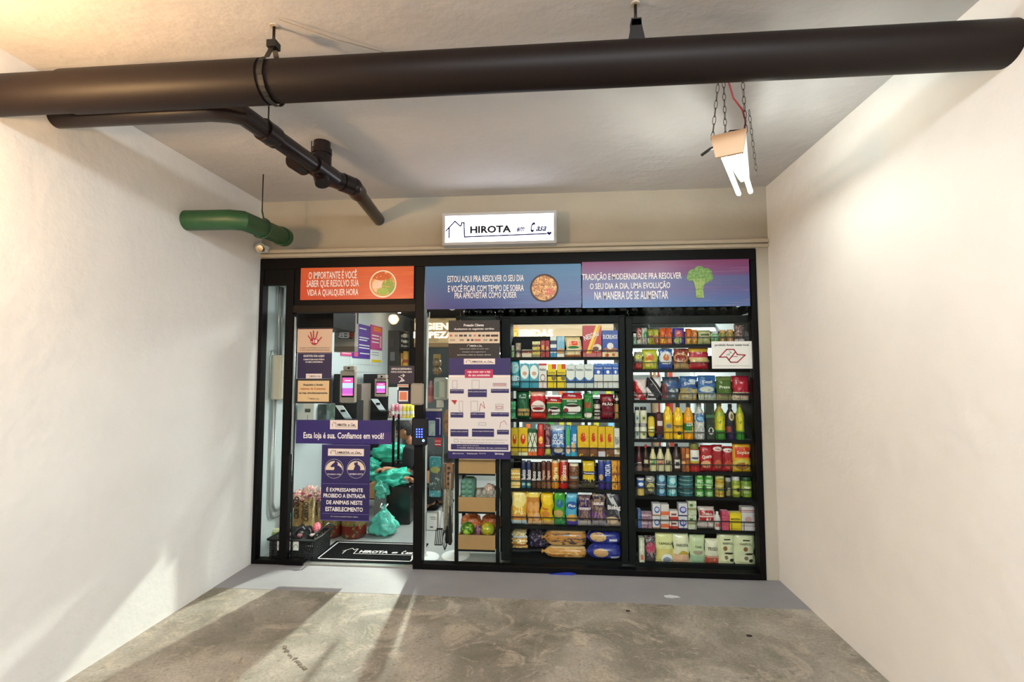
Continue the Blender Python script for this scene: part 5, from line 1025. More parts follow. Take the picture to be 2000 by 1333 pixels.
B5(BZ[2], [
 ('bag', 105, 246, y5(668), 'd8c8c8|d1,.72,.26,b8242c|d1,1.2,.08,e8dcdc|n8,.64,d86068|b.1,.2,8c1c24', 'white bag with red swoosh at the left of the sugar shelf'),
 ('bag', 250, 408, y5(652), 'e0dede|d1,.9,.26,1c1c24|d1,1.3,.1,1c1c24|b.1,.2,24242c', 'white bag with black swoosh next to the red one'),
 ('bag', 412, 602, y5(648), '2c3c58|e.62,.6,.3,.24,28508c|e.64,.42,.3,.08,b8c4cc|r.0,.3,.1,.7,6c2c34|n6,.56,4c5a64|b0,.1,54544c', 'navy and maroon clear bag in the centre left of the sugar shelf'),
 ('bag', 604, 802, y5(640), '30609c|b0,.46,b8a060|e.5,.62,.44,.2,244c8c|e.4,.44,.34,.08,9c9060|n7,.6,6484a8|e.7,.8,.2,.07,b0c4d4', 'blue over tan clear bag in the middle of the sugar shelf', T(('Camil', .2, .8, .66, .76, 'dce8f0'))),
 ('bag', 804, 1002, y5(632), '3c70b0|b0,.3,b8bc9c|e.45,.44,.36,.12,c4c8b8|e.5,.74,.36,.14,2c5898|n7,.6,7c9cc0', 'bright blue over cream bag right of the middle', T(('Camil', .22, .74, .70, .80, 'dce8f0'))),
 ('bag', 1004, 1178, y5(642), '4c6c2c|b.84,1,788c50|b0,.26,948c64|e.5,.2,.3,.05,6c5c40|n7,.64,6c8444', 'olive green bag on the sugar shelf', T(('Prato', .14, .8, .5, .62, 'e4ecd8'))),
 ('bag', 1180, 1370, y5(636), 'a82034|b0,.34,c8c0a4|e.5,.62,.4,.2,b82438|n7,.63,c86870|b.22,.28,5c5048', 'red over cream bag at the right end of the sugar shelf', T(('Urbano', .15, .85, .2, .28, '4c443c'))),
])
its = []
for k in range(2):
    for i, (a, b2) in enumerate(((112, 166), (170, 248))):
        its.append(('jar', a, b2, 810, 'd4d6c4|r.2,.8,.2,.6,'+('a8c0c0' if i == 0 else 'c8cc80')+'|e.5,.4,.2,.1,5c6a6c', ('lower' if k == 0 else 'upper')+(' narrow' if i == 0 else ' wide')+' mayonnaise jar stacked at the left of the oil shelf', D(cap='black' if k == 1 else 'grey', dz=k*.125, hh=.123 if k == 0 else .135)))
its += [('squeeze', 258, 336, 814, 'd4bc38|e.5,.45,.4,.12,e8e4a0|b.4,.45,4c5c30|n6,.63,b8a030', 'yellow mustard squeeze bottle', D(cap='dgrey')),
 ('squeeze', 340, 430, 806, '4c1420|r.2,.85,.5,.68,d0c4c0|b0,.15,24406c', 'dark maroon sauce bottle beside the yellow oil bottles', D(cap='navy')),
 ('square_bottle', 432, 534, 787, 'e0b008|n4,.56,f4dc40|r.1,.9,.3,.5,b8a858|e.5,.4,.3,.06,6a6a8c|b0,.2,e8b818', 'left of two yellow oil bottles', D(cap='red')),
 ('square_bottle', 540, 648, 789, 'e8b400|n4,.56,fce430|b.16,.4,d8a820|e.5,.2,.2,.06,2c2c2c|b.4,.44,8c7010', 'right of two yellow oil bottles', D(cap='dgrey', text=[('SOYA', .15, .85, .32, .4, '5a4a10')])),
 ('square_bottle', 654, 760, 789, 'e08c10|b.28,.5,1f7030|b.2,.27,a8cc80|n4,.57,f4b020|b.7,.9,d89c20', 'orange oil bottle with a green label', D(cap='dgrey', text=[('LIZA', .2, .85, .38, .47, 'f0f0e4')])),
 ('bottle', 768, 886, 788, 'b8bcb8|b.54,.8,2c6ca8|n6,.55,e0e2e0|n9,.6,6c7480|e.5,.64,.3,.06,84b4d8', 'white bottle with blue upper half on the oil shelf', D(cap='grey')),
 ('box', 888, 980, 788, '16241c|b.6,.68,3c6c4c|n7,.63,4c6454|e.55,.24,.32,.1,c8d0c8|e.55,.26,.18,.06,16241c', 'black and green tall box with white swirl on the oil shelf'),
 ('bottle', 986, 1112, 787, '9ca828|b.3,.7,c4bc20|b0,.28,3c8030|r.3,.6,.3,.6,d8d040|b.84,1,a89030|n5,.62,4c9038', 'tall yellow-green olive oil bottle, left of the dark one', D(cap='olive')),
 ('bottle', 1114, 1218, 790, '1c1c2c|e.5,.74,.28,.14,c8b890|e.5,.73,.14,.08,6a5420|b0,.28,2c204c|r.0,.4,.22,.42,8c3c38', 'dark purple bottle with an olive picture', D(cap='black')),
 ('bottle', 1222, 1316, 788, '9cac20|b.3,.8,c8b828|b0,.26,30882c|r.3,.6,.3,.7,d8d040|n5,.62,4c9038', 'tall yellow-green olive oil bottle, right of the dark one', D(cap='olive'))]
B5(BZ[3], its)
B6(BZ[4], [
 ('sauce', 106, 164, 873, '4a1820|b.0,.26,8c7068|r.2,.8,.3,.42,c8b8b0', 'dark red vinegar bottle at the left end of the sauce shelf', D(cap='dred')),
 ('sauce', 168, 222, 870, '2c1814|r.15,.85,.34,.5,c8bca0|b0,.14,6c4c30', 'nearly black soy sauce bottle second from the left', D(cap='red')),
 ('sauce', 228, 292, 872, 'c8c494|r.2,.85,.3,.5,4c8c50|n6,.62,e0d8b0|b.5,.56,2c3c2c', 'cream dressing bottle with a green label', D(cap='dgrey')),
 ('sauce', 294, 362, 872, 'ccc49c|r.15,.85,.3,.5,b86c60|n6,.62,e0d8b0|b.5,.56,3c2c2c', 'cream dressing bottle with a pink label', D(cap='dgrey')),
 ('sauce', 364, 432, 872, 'c8c094|r.15,.85,.3,.5,4c4838|n6,.62,d8d0a8', 'cream dressing bottle with a dark label', D(cap='dgrey')),
 ('sauce', 436, 512, 868, '34201c|r.2,.85,.14,.5,c8c8c4|r.3,.75,.24,.4,34343c', 'dark sauce bottle with a square white label', D(cap='black')),
 ('box', 514, 548, 876, '9c5424|n5,.55,5c2c18|b.3,.45,d8a868', 'orange-brown sauce box, left of the pair'), ('box', 550, 582, 876, 'b06428|n5,.55,6a3018|b.6,.75,e0b060', 'orange-brown sauce box, right of the pair'),
 ('jar', 588, 686, 868, 'a82424|r.08,.92,.42,.95,dcdcd4|e.5,.6,.34,.05,44506c|b.38,.48,b8b03c|b0,.2,c43030', 'jar with white label and olive lid over red sauce', D(cap='olive')),
 ('pouch', 688, 800, 871, 'a01c28|e.45,.3,.36,.14,d8a880|n6,.62,c84048|b.44,.66,b8202c', 'red tomato pouch with a white slanted word', T(('Quero', .08, .84, .50, .66, 'f0f0e8', .15))),
 ('pouch', 794, 890, 870, '982028|e.5,.85,.4,.08,d8d8d0|e.5,.3,.32,.16,b85c38|n6,.62,b84850', 'red pouch with pale oval top, left of its pair', T(('fugini', .2, .8, .82, .88, 'a02030'))),
 ('pouch', 888, 984, 873, '9c2028|e.5,.85,.4,.08,d8d8d0|e.5,.3,.32,.16,b85438|n6,.62,c05058', 'red pouch with pale oval top, right of its pair', T(('fugini', .2, .8, .82, .88, 'a02030'))),
 ('pouch', 976, 1146, 866, 'd89c28|r.15,.9,.5,.85,cc3c2c|e.5,.25,.45,.2,c8c058|e.5,.22,.34,.12,a86c30|n7,.64,f0c040|b0,.1,d8b020', 'large yellow and red snack pouch at the right of the sauce shelf', T(('TARGET'[:0] or 'MAGGI'[:0] or 'Sopão', .2, .86, .6, .74, 'f0e0c0'))),
])
its = [('can', 112, 184, y6(392), '2c5cac|b0,.42,c8ac60|b.9,1,d8d8d8|e.5,.66,.34,.1,e0e8f0|n6,.64,a88c48', 'blue and gold tin at the left end of the tinned food shelf'),
 ('pouch', 188, 284, y6(362), '4c5050|e.5,.42,.34,.2,c0b868|e.5,.8,.4,.14,a8a8a8|n7,.56,7c7c6c', 'grey clear packet with pale yellow centre on the tinned food shelf')]
def stack(px, yt, n, tot, kind, des, lab, **k):
    out = []
    for i in range(n): out.append((kind, px[0], px[1], yt, des, (lab % (('lower', 'upper') if n == 2 else ('bottom', 'second lowest', 'middle', 'second highest', 'top'))[i]) if n in (2, 5) else lab % i, D(dz=i*tot/n, hh=tot/n-.0015, **k)))
    return out
HT = .175
its += stack((290, 380), 0, 2, .19, 'can', '3c7c9c|n5,.5,2c5c84|e.5,.5,.3,.3,9cc8d8|b.9,1,c8d0d4', '%s blue tin of the stack beside the grey clear packet')
its += stack((386, 480), 0, 2, .165, 'can', '5cb0bc|n5,.54,2c8894|e.5,.5,.3,.3,b0dce0|b.9,1,c8d0d4', '%s turquoise tin of the stack right of the blue tins')
its += stack((496, 632), 0, 5, .165, 'can', '1f545c|b.75,1,84acb0|n6,.6,3c7c84', '%s flat teal tuna tin in the stack of five')
its += stack((640, 720), 0, 2, .195, 'can', '4ca43c|r.15,.85,.1,.4,b8d4b0|b.9,1,c8d8c0|n6,.6,308030|r.2,.7,.6,.85,b8e0a0', '%s green tin of the left green stack')
its += stack((722, 806), 0, 2, .195, 'can', '3c8c34|r.15,.85,.1,.4,a8c8a0|b.9,1,c8d8c0|n6,.6,58b050|r.2,.7,.6,.85,c0e8a8', '%s green tin of the right green stack')
its += stack((822, 906), 0, 2, .185, 'can', 'c8a830|b.55,.75,d8dca0|n6,.58,8c9c30|b.2,.35,a87830|b.9,1,d8d0b0', '%s yellow tin of the stack right of the green tins', text=[('Quero', .15, .85, .5, .7, '3c6c30')])
its += [('jar', 910, 966, y6(388), '34382c|r.1,.9,.1,.4,8c8454|e.5,.5,.3,.1,c8ccc0', 'small dark jar right of the yellow tins', D(cap='grey')),
 ('jar', 970, 1050, y6(378), '8c9c30|r.1,.9,.2,.7,c8c860|e.65,.45,.2,.12,2c3440|n5,.64,6c8428', 'yellow-green jar with white lid on the tinned food shelf', D(cap='lgrey')),
 ('jar', 1056, 1158, y6(384), '6c8c28|r.05,.95,.25,.7,a8b870|n5,.56,8ca434|e.5,.6,.3,.06,d8dcb8', 'wide olive jar with light label at the right end of the tinned food shelf', D(cap='dgreen'))]
B6(BZ[5], its)
its = [('box', 118, 148, y6(672), '4c6ca0|n6,.55,2c3c6c', 'thin blue box at the left end of the flour and pudding shelf')]
its += stack((150, 246), 0, 2, .125, 'box', '9c7c90|b.55,.75,c8b4c0|n6,.57,6c3c50', '%s mauve box of the low stack at the left')
its += stack((250, 322), 0, 2, .20, 'box', 'd0d0d4|e.55,.5,.34,.26,3c4c98|e.55,.52,.24,.16,c8cce0|b0,.12,a87c60', '%s white cream box with blue ring, left stack')
its += stack((325, 399), 0, 2, .195, 'box', 'd4cfca|b.1,.42,d86840|n7,.64,a8a49c', '%s white and orange box of the stack')
its += stack((402, 480), 0, 2, .145, 'box', 'd8ccc8|b0,.34,b83430|r.2,.8,.5,.7,7c3c3c', '%s white and red box of the low stack')
its += stack((484, 564), 0, 2, .205, 'box', 'cccdd4|e.5,.5,.4,.26,3c3c98|e.52,.52,.28,.16,b8bce0|b0,.1,3c2c5c', '%s white cream box with blue ring, right stack')
its += stack((568, 646), 0, 2, .225, 'box', 'b8c0a4|n6,.56,d8dccc|b.35,.5,8c8c5c|e.4,.7,.2,.1,4c6c3c', '%s pale green carton of the stack')
its += [('pouch', 664, 816, y6(650), 'c0b4b0|r.12,.88,.4,.85,a82430|b.55,.62,e0c8c4|n7,.6,d8d0cc|b0,.14,8c8480', 'clear bag with a red label in the middle of the flour and pudding shelf', T(('UNIÃO', .2, .8, .66, .76, 'f0e8e4'))),
 ('bottle', 812, 868, y6(695), 'd0cfca|r.1,.9,.2,.4,b86058', 'small white bottle right of the red labelled bag', D(cap='white'))]
its += stack((872, 940), 0, 2, .15, 'box', 'c04468|b.4,.6,a83038|n6,.6,e08ca0', '%s pink and red box of the stack')
its += [('box', 944, 1050, y6(700), 'dcc414|e.5,.58,.48,.3,e8d020|n9,.68,b89c10|b0,.14,c8a820', 'yellow cornflour box near the right end', T(('MAIZENA', .1, .9, .58, .7, '2c2410'))),
 ('box', 1052, 1186, y6(650), 'd4cfd0|b.84,.87,b02c38|b.78,.8,8c2c38|b.2,.22,8c3c44|e.5,.48,.26,.12,c8a0a0|n9,.68,b8a8ac', 'large white box with thin red lines at the right end')]
B6(BZ[6], its)
z8 = BZ[7]
OB = 'e0e2b8'
B6(z8, [
 ('box', 130, 180, y6(925), 'b8bca0|n5,.56,d8dcc8|r.3,.8,.1,.3,c86c50|r.3,.6,.35,.9,e0e4cc', 'pale leaning box at the left end of the lowest shelf'),
 ('bag', 184, 292, y6(915), '3c3438|e.5,.55,.4,.22,b8405c|n8,.55,8c8488|b0,.2,4c4448', 'black and pink bag on the lowest shelf'),
 ('bag', 278, 448, y6(878), 'd8dc9c|b0,.46,d8cc7c|e.6,.12,.28,.18,e8ecec|e.6,.1,.2,.1,8c94a0', 'tall cream bag with a white half circle at its foot', T(('TAPIOCA', .14, .92, .60, .68, '4c5030'))),
 ('bag', 442, 592, y6(886), 'e0e2c0|e.6,.22,.3,.2,b89c30|b0,.3,d8b090|n9,.7,c8ccb0', 'cream bag with a gold circle near its foot', T(('FAROFA', .16, .88, .56, .66, '4c4c38'))),
 ('bag', 590, 732, y6(905), 'c4d4a8|b0,.3,9cbc9c|e.5,.4,.3,.08,a89c88|n6,.64,b0c498', 'pale green smaller bag beside the gold circle bag', T(('CHIA', .3, .74, .56, .64, '4c5c3c'))),
 ('bag', 730, 858, y6(942), 'dcdcc0|b0,.26,a84c3c|b.26,.34,c89880|n8,.68,c8c8a8', 'short cream bag with a red-brown foot', T(('TRIGO', .12, .82, .56, .7, '4c4838'))),
 ('bag', 846, 1002, y6(878), 'd4d8b0|e.4,.5,.12,.07,8c6440|e.6,.35,.26,.03,3c2c24|e.45,.22,.1,.06,7c6c60|e.75,.15,.12,.05,3c3430|r.35,.7,.75,.79,34342c', 'tall cream bag with brown nut pictures, left of the pair', T(('NAPIOL', .24, .84, .63, .7, '5c5c48'))),
 ('bag', 988, 1208, y6(886), 'd4d8b0|e.5,.5,.1,.07,8c6440|e.66,.35,.2,.03,3c2c24|e.52,.22,.09,.06,7c6c60|e.72,.15,.1,.05,3c3430|r.4,.7,.75,.79,34342c', 'tallest and widest cream bag with brown nut pictures at the right end', T(('NAPIOL', .26, .8, .63, .7, '5c5c48'))),
])
# ---------------------------------------------------------------- lit back of the shop
LETG = mat('lit_letter', 'fff8e8', .5, emit='fff6dc', es=.5)
c = Vector((-1.33, 2.35, 2.4)); o = empty('track_spotlight', (c.x, c.y, 2.53), 'small white ceiling spotlight aimed at the shop door', 'lamp'); MB().tube([(c.x, c.y, 2.53), (c.x, c.y+.03, 2.45)], .012, 10).build('stem', WHITE, o, 1); MB().tube([(c.x, c.y+.10, 2.49), (c.x, c.y+.04, 2.44)], .05, 20).build('housing', WHITE, o, .7)
YH = 3.2
def header(px, label, design, words, emit=.55):
    x0, x1, z0, z1 = rect(*px, YH)
    o = empty('header_sign', ((x0+x1)/2, YH, z0), label, 'sign')
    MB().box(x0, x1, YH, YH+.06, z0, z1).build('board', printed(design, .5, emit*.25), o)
    L = []
    for t, a, b, c, d in words:
        q = rect(a, b, c, d, YH); L.append((t, q[0], q[1], q[2], q[3], .05))
    letters(L, LETG, o, YH-.01)
    for xa in (x0+.05, x1-.05): MB().tube([(xa, YH+.03, z1-.01), (xa, YH+.03, 2.53)], .006, 8).build('hanging_rod', STEEL, o, 1)
    return o
header((809, 622, 905, 678), 'wooden back wall header reading HIGIENE and LIMPEZA in lit letters', 'b09468|n3,.5,c4a878|b.0,.14,8a6c48', [('HIGIENE', 811, 631, 887, 645), ('LIMPEZA', 808, 648, 886, 661)])
header((992, 634, 1212, 668), 'cream lit back header reading BEBIDAS with fruit picture', 'd8bc94|n3,.5,e4cca8', [('BEBIDAS', 1002, 644, 1080, 659)], .7)
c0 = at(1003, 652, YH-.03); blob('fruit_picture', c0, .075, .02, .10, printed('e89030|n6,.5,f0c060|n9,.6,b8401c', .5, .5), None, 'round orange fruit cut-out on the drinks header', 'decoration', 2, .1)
FM = mat('fridge_white', 'e6eae8', .35); SHW = mat('fridge_lining', 'eef2f0', .4)
FN = ['grey fridge', 'white chiller', 'right-hand chiller']
for i, (a, b2, lb) in enumerate(((-1.32, -.55, 'upright glass door fridge below the lit wooden header'), (-.5, .45, 'white open chiller behind the crate stand'), (.5, 1.6, 'white open chiller at the right back of the shop'))):
    o = empty('fridge', ((a+b2)/2, 3.3, 0), lb, 'fridge'); zt_ = 1.96
    MB().box(a, a+.04, 3.28, 3.9, 0, zt_).box(b2-.04, b2, 3.28, 3.9, 0, zt_).box(a, b2, 3.28, 3.9, zt_-.08, zt_).box(a, b2, 3.28, 3.9, 0, .35).box(a, b2, 3.86, 3.9, 0, zt_).build('cabinet', mat('fridge_grey', 'a8aca8', .4) if i == 0 else FM, o)
    for z in (.62, .92, 1.22, 1.54): MB().box(a+.04, b2-.04, 3.36, 3.86, z, z+.02).build('shelf', SHW, o)
    MB().box(a+.05, b2-.05, 3.34, 3.37, zt_-.11, zt_-.085).build('led_strip', mat('led', 'ffffff', .4, emit='f4fff8', es=12), o)
    MB().box(a+.04, b2-.04, 3.29, 3.296, .36, zt_-.09).build('glass_door', GLASS, o) if i == 0 else None
    rr = random.Random(i+3); x = a+.09; k = 0
    for z in ((.94, 1.24, 1.56) if i == 0 else (.64, 1.24)):
        x = a+.09; k = 0
        while x < b2-.12:
            w = .06+.03*rr.random(); h = .16+.08*rr.random(); c_ = rr.choice(['e8d020', '4c9c50', 'e8e4d8', 'd86c3c', '8cc4e0', 'f0ece0', 'c8c040']); lev = {.94: 'middle', 1.24: 'upper', 1.56: 'top', .64: 'lower'}[z]
            ob = MB().box(x, x+w, 3.4, 3.46, z, z+h, .006).build('drink_carton', printed(c_+'|b.4,.6,f0f0e8|n5,.6,88a080', .4), None, None, origin=(x+w/2, 3.43, z)); tag(ob, '%s drinks pack from the left on the %s shelf of the %s' % (ORD[k].replace('leftmost', 'first'), lev, FN[i]), 'carton', 'drinks packs on the %s shelf of the %s' % (lev, FN[i])); k += 1; x += w+.03+.05*rr.random()*(i+1)
pbox('fridge_notice', (1035, 915, 1048, 925), 3.0, .004, 'e8e8e4', None, None) if 0 else None
# orange-red uprights of a gondola seen through the upper right gaps
XG = at(1295, 740, 1.9)
o = empty('gondola_shelf', (XG.x, 1.9, 0), 'white gondola with orange and red uprights behind the right rack', 'shelf')
for px, w, c_ in ((1270, .02, 'brown'), (1277, .025, 'd8a868'), (1285, .02, 'c84030'), (1306, .045, 'd8583c')):
    c = at(px, 740, 1.9); MB().box(c.x, c.x+w, 1.9, 1.93, 0, 1.75).build('upright', pm(c_), o)
c1 = at(1312, 700, 1.9).x
for k, (z0, z1) in enumerate(((.15, .5), (.55, .9), (.95, 1.3), (1.35, 1.75))): MB().box(c1, 1.6, 1.95, 2.0, z0, z1).build('back_panel', mat('gondola_white', 'e0e2de', .5), o)
for z in (.52, .92, 1.32): MB().box(c1, 1.6, 1.75, 1.95, z, z+.02).build('shelf', WHITE, o)
pbox('vent_panel', (1268, 633, 1400, 640), 1.2, .02, '8c9494|n30,.5,3c4444', 'perforated metal panel above the right rack background', 'panel', c=0)
# ceiling tubes
for px, Y, yy, lb in ((1148, 2.2, 619, 'glowing shop ceiling tube seen above the middle rack'), (640, 3.6, 585, 'glowing shop ceiling tube hidden behind the orange banner')):
    c = at(px, yy, Y); z = min(c.z, 2.5)
    o = empty('ceiling_tube', (c.x, Y, z), lb, 'lamp'); MB().tube([(c.x-.2, Y+.1, z), (c.x+.2, Y-.1, z)], .014, 12).build('tube', mat('tube_glow2', 'ffffff', .4, emit='f4fff8', es=8), o, 1); MB().box(c.x-.21, c.x+.21, Y-.03, Y+.03, z+.014, 2.53).build('housing', WHITE, o)
# ---------------------------------------------------------------- entrance mat with the shop logo
mx0, mx1, my0, my1 = -2.03, -1.15, .075, .56
o = empty('door_mat', ((mx0+mx1)/2, my0, 0), 'black entrance mat with white border line and white logo inside the door', 'mat')
MB().box(mx0, mx1, my0, my1, .0, .012, .004).build('mat', mat('mat_black', '0f1011', 1, spec=.1, bump=(120, .6)), o)
b = MB(); w = .012; e = .035; zt_ = .0132
for a in ((mx0+e, mx1-e, my0+e, my0+e+w), (mx0+e, mx1-e, my1-e-w, my1-e), (mx0+e, mx0+e+w, my0+e, my1-e), (mx1-e-w, mx1-e, my0+e, my1-e)): b.add([(a[0], a[2], zt_), (a[1], a[2], zt_), (a[1], a[3], zt_), (a[0], a[3], zt_)], [(0, 1, 2, 3)])
b.build('border_line', INK, o)
old = OFF[o.name]; OFF[o.name] = Vector((0, 0, 0)); n0 = set(bpy.data.objects)
logo(o, -.26, .40, .17, .30, 0, INK, None, .007)
OFF[o.name] = old
for q in set(bpy.data.objects)-n0: q.rotation_euler.x = -PI/2; q.location = (0, 0, .0135); 
# ---------------------------------------------------------------- basket, sacks, teal bags
bx0, bx1, bz0, bz1 = rect(524, 1054, 617, 1099, .10); BY0, BY1 = .09, .40
BKM = mat('basket_black', '15171a', .35)
o = empty('shopping_basket', ((bx0+bx1)/2, BY0, 0), 'black plastic shopping basket standing behind the left door jamb', 'basket')
b = MB(); H = bz1
def wall_grid(b, p, q, n, m_):
    p, q = Vector(p), Vector(q); L = (q-p).length
    for i in range(n+1):
        c = p+(q-p)*i/n; b.tube([c, c+Vector((0, 0, H))], .0045, 4)
    for j in range(m_+1):
        z = H*j/m_; b.tube([p+Vector((0, 0, z)), q+Vector((0, 0, z))], .0045, 4)
sh = .02
wall_grid(b, (bx0+sh, BY0, 0), (bx1-sh, BY0, 0), 22, 9); wall_grid(b, (bx1-sh, BY0, 0), (bx1-sh, BY1, 0), 16, 9); wall_grid(b, (bx0+sh, BY0, 0), (bx0+sh, BY1, 0), 14, 7); wall_grid(b, (bx0+sh, BY1, 0), (bx1-sh, BY1, 0), 18, 7)
b.box(bx0+sh, bx1-sh, BY0, BY1, 0, .008); b.build('grid_body', BKM, o)['kind'] = 'stuff'
MB().tube([(bx0+.005, BY0-.01, H), (bx1, BY0-.01, H), (bx1, BY1, H), (bx0+.005, BY1, H), (bx0+.005, BY0-.01, H)], .011, 8).build('rim', BKM, o, 1)
MB().tube([(bx1-.05, BY0+.02, H), (bx1+.0, BY0+.02, H+.05), (bx1+.06, BY0+.1, H+.11), (bx1+.04, BY1-.05, H+.04)], .009, 8).build('handle', BKM, o, 1)
for px in ((541, 1058, 551, 1076), (572, 1058, 583, 1076)):
    t = pbox('tag', px, .082, .003, 'd8d8d4', parent=o); q = rect(px[0]+2, px[1]+6, px[2]-1.5, px[3]-6, .082)
    b = MB(); line_shape(b, [(q[0], q[2]), (q[0], (q[2]+q[3])/2), ((q[0]+q[1])/2, q[3]), (q[1], (q[2]+q[3])/2), (q[1], q[2])], .004, .0815); b.build('house_logo', DINK, o)
def P3(px, py, Y): return at(px, py, Y)
BB = mat('black_bag', '14161a', .18, bump=(12, .8))
blob('black_bag', P3(590, 1045, .24), .10, .09, .075, BB, None, 'glossy black plastic bag heaped in the basket', 'bag', 3, .3, 3)
blob('pink_packet', P3(619, 1032, .3), .034, .04, .045, printed('d85c70|n6,.55,e8a0a8|b0,.25,e8e0dc'), None, 'bright pink packet at the right of the basket', 'pack', 5, .15, 4)
blob('white_packet', P3(612, 1046, .2), .035, .02, .014, printed('d8ccc8|n6,.5,a8a09c'), None, 'small pale packet lying on the basket rim', 'pack', 6, .2, 4)
blob('pink_candy', P3(585, 1047, .14), .022, .02, .018, printed('b87880|n6,.5,3c2c30'), None, 'small dusky pink packet at the front of the basket', 'pack', 8, .2, 4)
q0 = rect(529, 1034, 553, 1050, .3); t = MB().box(q0[0], q0[1], .3, .34, q0[2], q0[3], .006).build('green_packet', printed('8cb450|b.6,1,d8dcb8|n6,.6,c8c050'), None, None, origin=((q0[0]+q0[1])/2, .3, q0[2])); tag(t, 'pale green and white packet in the basket left of the jamb', 'pack')
# charcoal sacks
SK = 'a88c58|b.0,.62,a08450|n5,.6,5c4828|n7,.6,6c5430|b.80,1,d86c88|b.76,.84,e8d4a8|n3,.62,c8406c'
for i, (pa, pb, yt, yb, Y, lb, sd_) in enumerate(((574, 598, 960, 1035, .62, 'left brown paper sack with crumpled pink top behind the basket', 1), (594, 615, 950, 1035, .50, 'middle brown paper sack with crumpled pink top behind the basket', 2), (614, 631, 958, 1035, .64, 'right brown paper sack with crumpled pink top beside the poster', 3))):
    x0, x1, z0, z1 = rect(pa, yt, pb, yb, Y); w = x1-x0; o = empty('paper_sack', ((x0+x1)/2, Y, 0), lb, 'sack')
    b = MB(); pouch_mesh(b, w*.96, .11, z1-.075, sd_*3.3, bottomflat=True); b.build('sack_body', printed('a08450|n4,.55,6a5230|n8,.62,c8b078', .6), o, 1, local=True)
    b = MB(); 
    bb_ = blob('crumpled_top', ((x0+x1)/2+.01*(i-1), Y, z1-.055), w*.52, .06, .055, printed('e0b8a8|n3,.5,c83c68|n6,.6,f0e4c8|n9,.62,e88ca4', .35), o, seed=i*2.3+1, amp=.55, fr=3.2, n=22, h=14)
    OFF2 = OFF[o.name]; OFF[o.name] = Vector((0, 0, 0)); letters([('CARVÃO', -w*.85, w*.85, .28, .34, .03)], mat('sack_print', '2c2418', .6), o, -.075, rot=PI/2); OFF[o.name] = OFF2
for i, (pa, pb, lb) in enumerate(((632, 668, 'left clear bag with red lower half under the no animals poster'), (668, 714, 'right clear bag with red lower half under the no animals poster'))):
    Y = .72; x0, x1, z0, z1 = rect(pa, 995, pb, 1060, Y)
    b = MB(); b.lathe([(.40, 0), (.5, .08), (.5, .5), (.46, .75), (.3, .9), (.12, 1)], n=20); b.v = [Vector((v.x*(x1-x0)*(1+.1*NZ.noise(v*4)), v.y*.2*(1+.1*NZ.noise(v*5)), v.z*(z1+.03))) for v in b.v]
    t = b.build('snack_sack', printed('7c7448|b0,.42,7a2418|n5,.60,948450|n7,.62,4c4828|n9,.66,a8683c', .2), None, 1); t.location = ((x0+x1)/2, Y, 0); tag(t, lb, 'sack')
    q = t
TEAL = mat('teal_film', '1fae90', .3, noise=(6, .25, '46d8b8'), bump=(14, 1.)); TEAL2 = mat('teal_film_pale', '3cae98', .25, noise=(7, .3, '74dcc4'), bump=(14, 1.))
def teal(name, px0, py0, px1, py1, Y, label, seed, m=TEAL, knot=False, dep=.15, rest=None):
    x0, x1, z0, z1 = rect(px0, py0, px1, py1, Y); c = ((x0+x1)/2, Y, (z0+z1)/2)
    o = empty(name, (c[0], Y, z0), label, 'bag')
    bo = blob('bag_body', c, (x1-x0)/2, dep, (z1-z0)/2, m, o, seed=seed, amp=.28, fr=2.6, n=36, h=22)
    if knot:
        for v in bo.data.vertices:
            t = min(max(v.co.z/(z1-z0), 0), 1); v.co.x = v.co.x*(1.22-.85*t**1.4); v.co.y *= (1.2-.8*t)
    if knot:
        MB().tube([(c[0]-.0, Y, z1-.03), (c[0]+.01, Y, z1+.01)], [.03, .014], 10).build('neck', m, o, 1)
        MB().tube([(c[0]+.0, Y-.01, z1), (c[0]-.03, Y-.02, z1+.02), (c[0]-.02, Y, z1+.05)], .007, 6).tube([(c[0]+.01, Y-.01, z1), (c[0]+.03, Y-.02, z1+.03), (c[0]+.04, Y, z1+.045)], .007, 6).build('tie_handle', INK, o, 1)
    return o
teal('teal_bag', 727, 866, 796, 907, 1.75, 'big turquoise plastic bag on the black tray behind the door handle', 2.2, dep=.11)
teal('teal_bag', 700, 898, 742, 940, 1.5, 'turquoise bag beside the poster, left of the worker\'s hand', 4.4, dep=.12)
teal('teal_bag', 736, 916, 796, 950, 1.22, 'turquoise bag the worker is packing on the crate', 5.5, dep=.14)
teal('teal_bag', 733, 940, 760, 972, 1.10, 'pale turquoise bag corner hanging over the crate front', 7.7, TEAL2, dep=.06)
o = teal('teal_bag', 724, 994, 775, 1046, .80, 'tied turquoise bag with white handles standing on the floor', 9.1, TEAL2, knot=True, dep=.12)
pbox('black_tray', (716, 904, 800, 918), 1.64, .22, '15171a', 'long black tray under the big turquoise bag', 'tray')
x0, x1, z0, z1 = rect(722, 948, 803, 1045, 1.16)
o = empty('black_crate', ((x0+x1)/2, 1.16, 0), 'glossy black crate the worker is packing on, with cardboard flap', 'crate')
MB().box(x0+.08, x1, 1.12, 1.27, 0, z1, .01).build('crate_body', mat('crate_black', '141618', .25, bump=(5, .5)), o)
MB().box(x0, x0+.075, 1.10, 1.25, z1-.13, z1+.02, .002).build('cardboard_flap', KR, o)
MB().box(x0+.075, x0+.2, 1.08, 1.12, .05, z1-.06, .004).build('grey_panel', mat('crate_grey', '6c706e', .5), o)
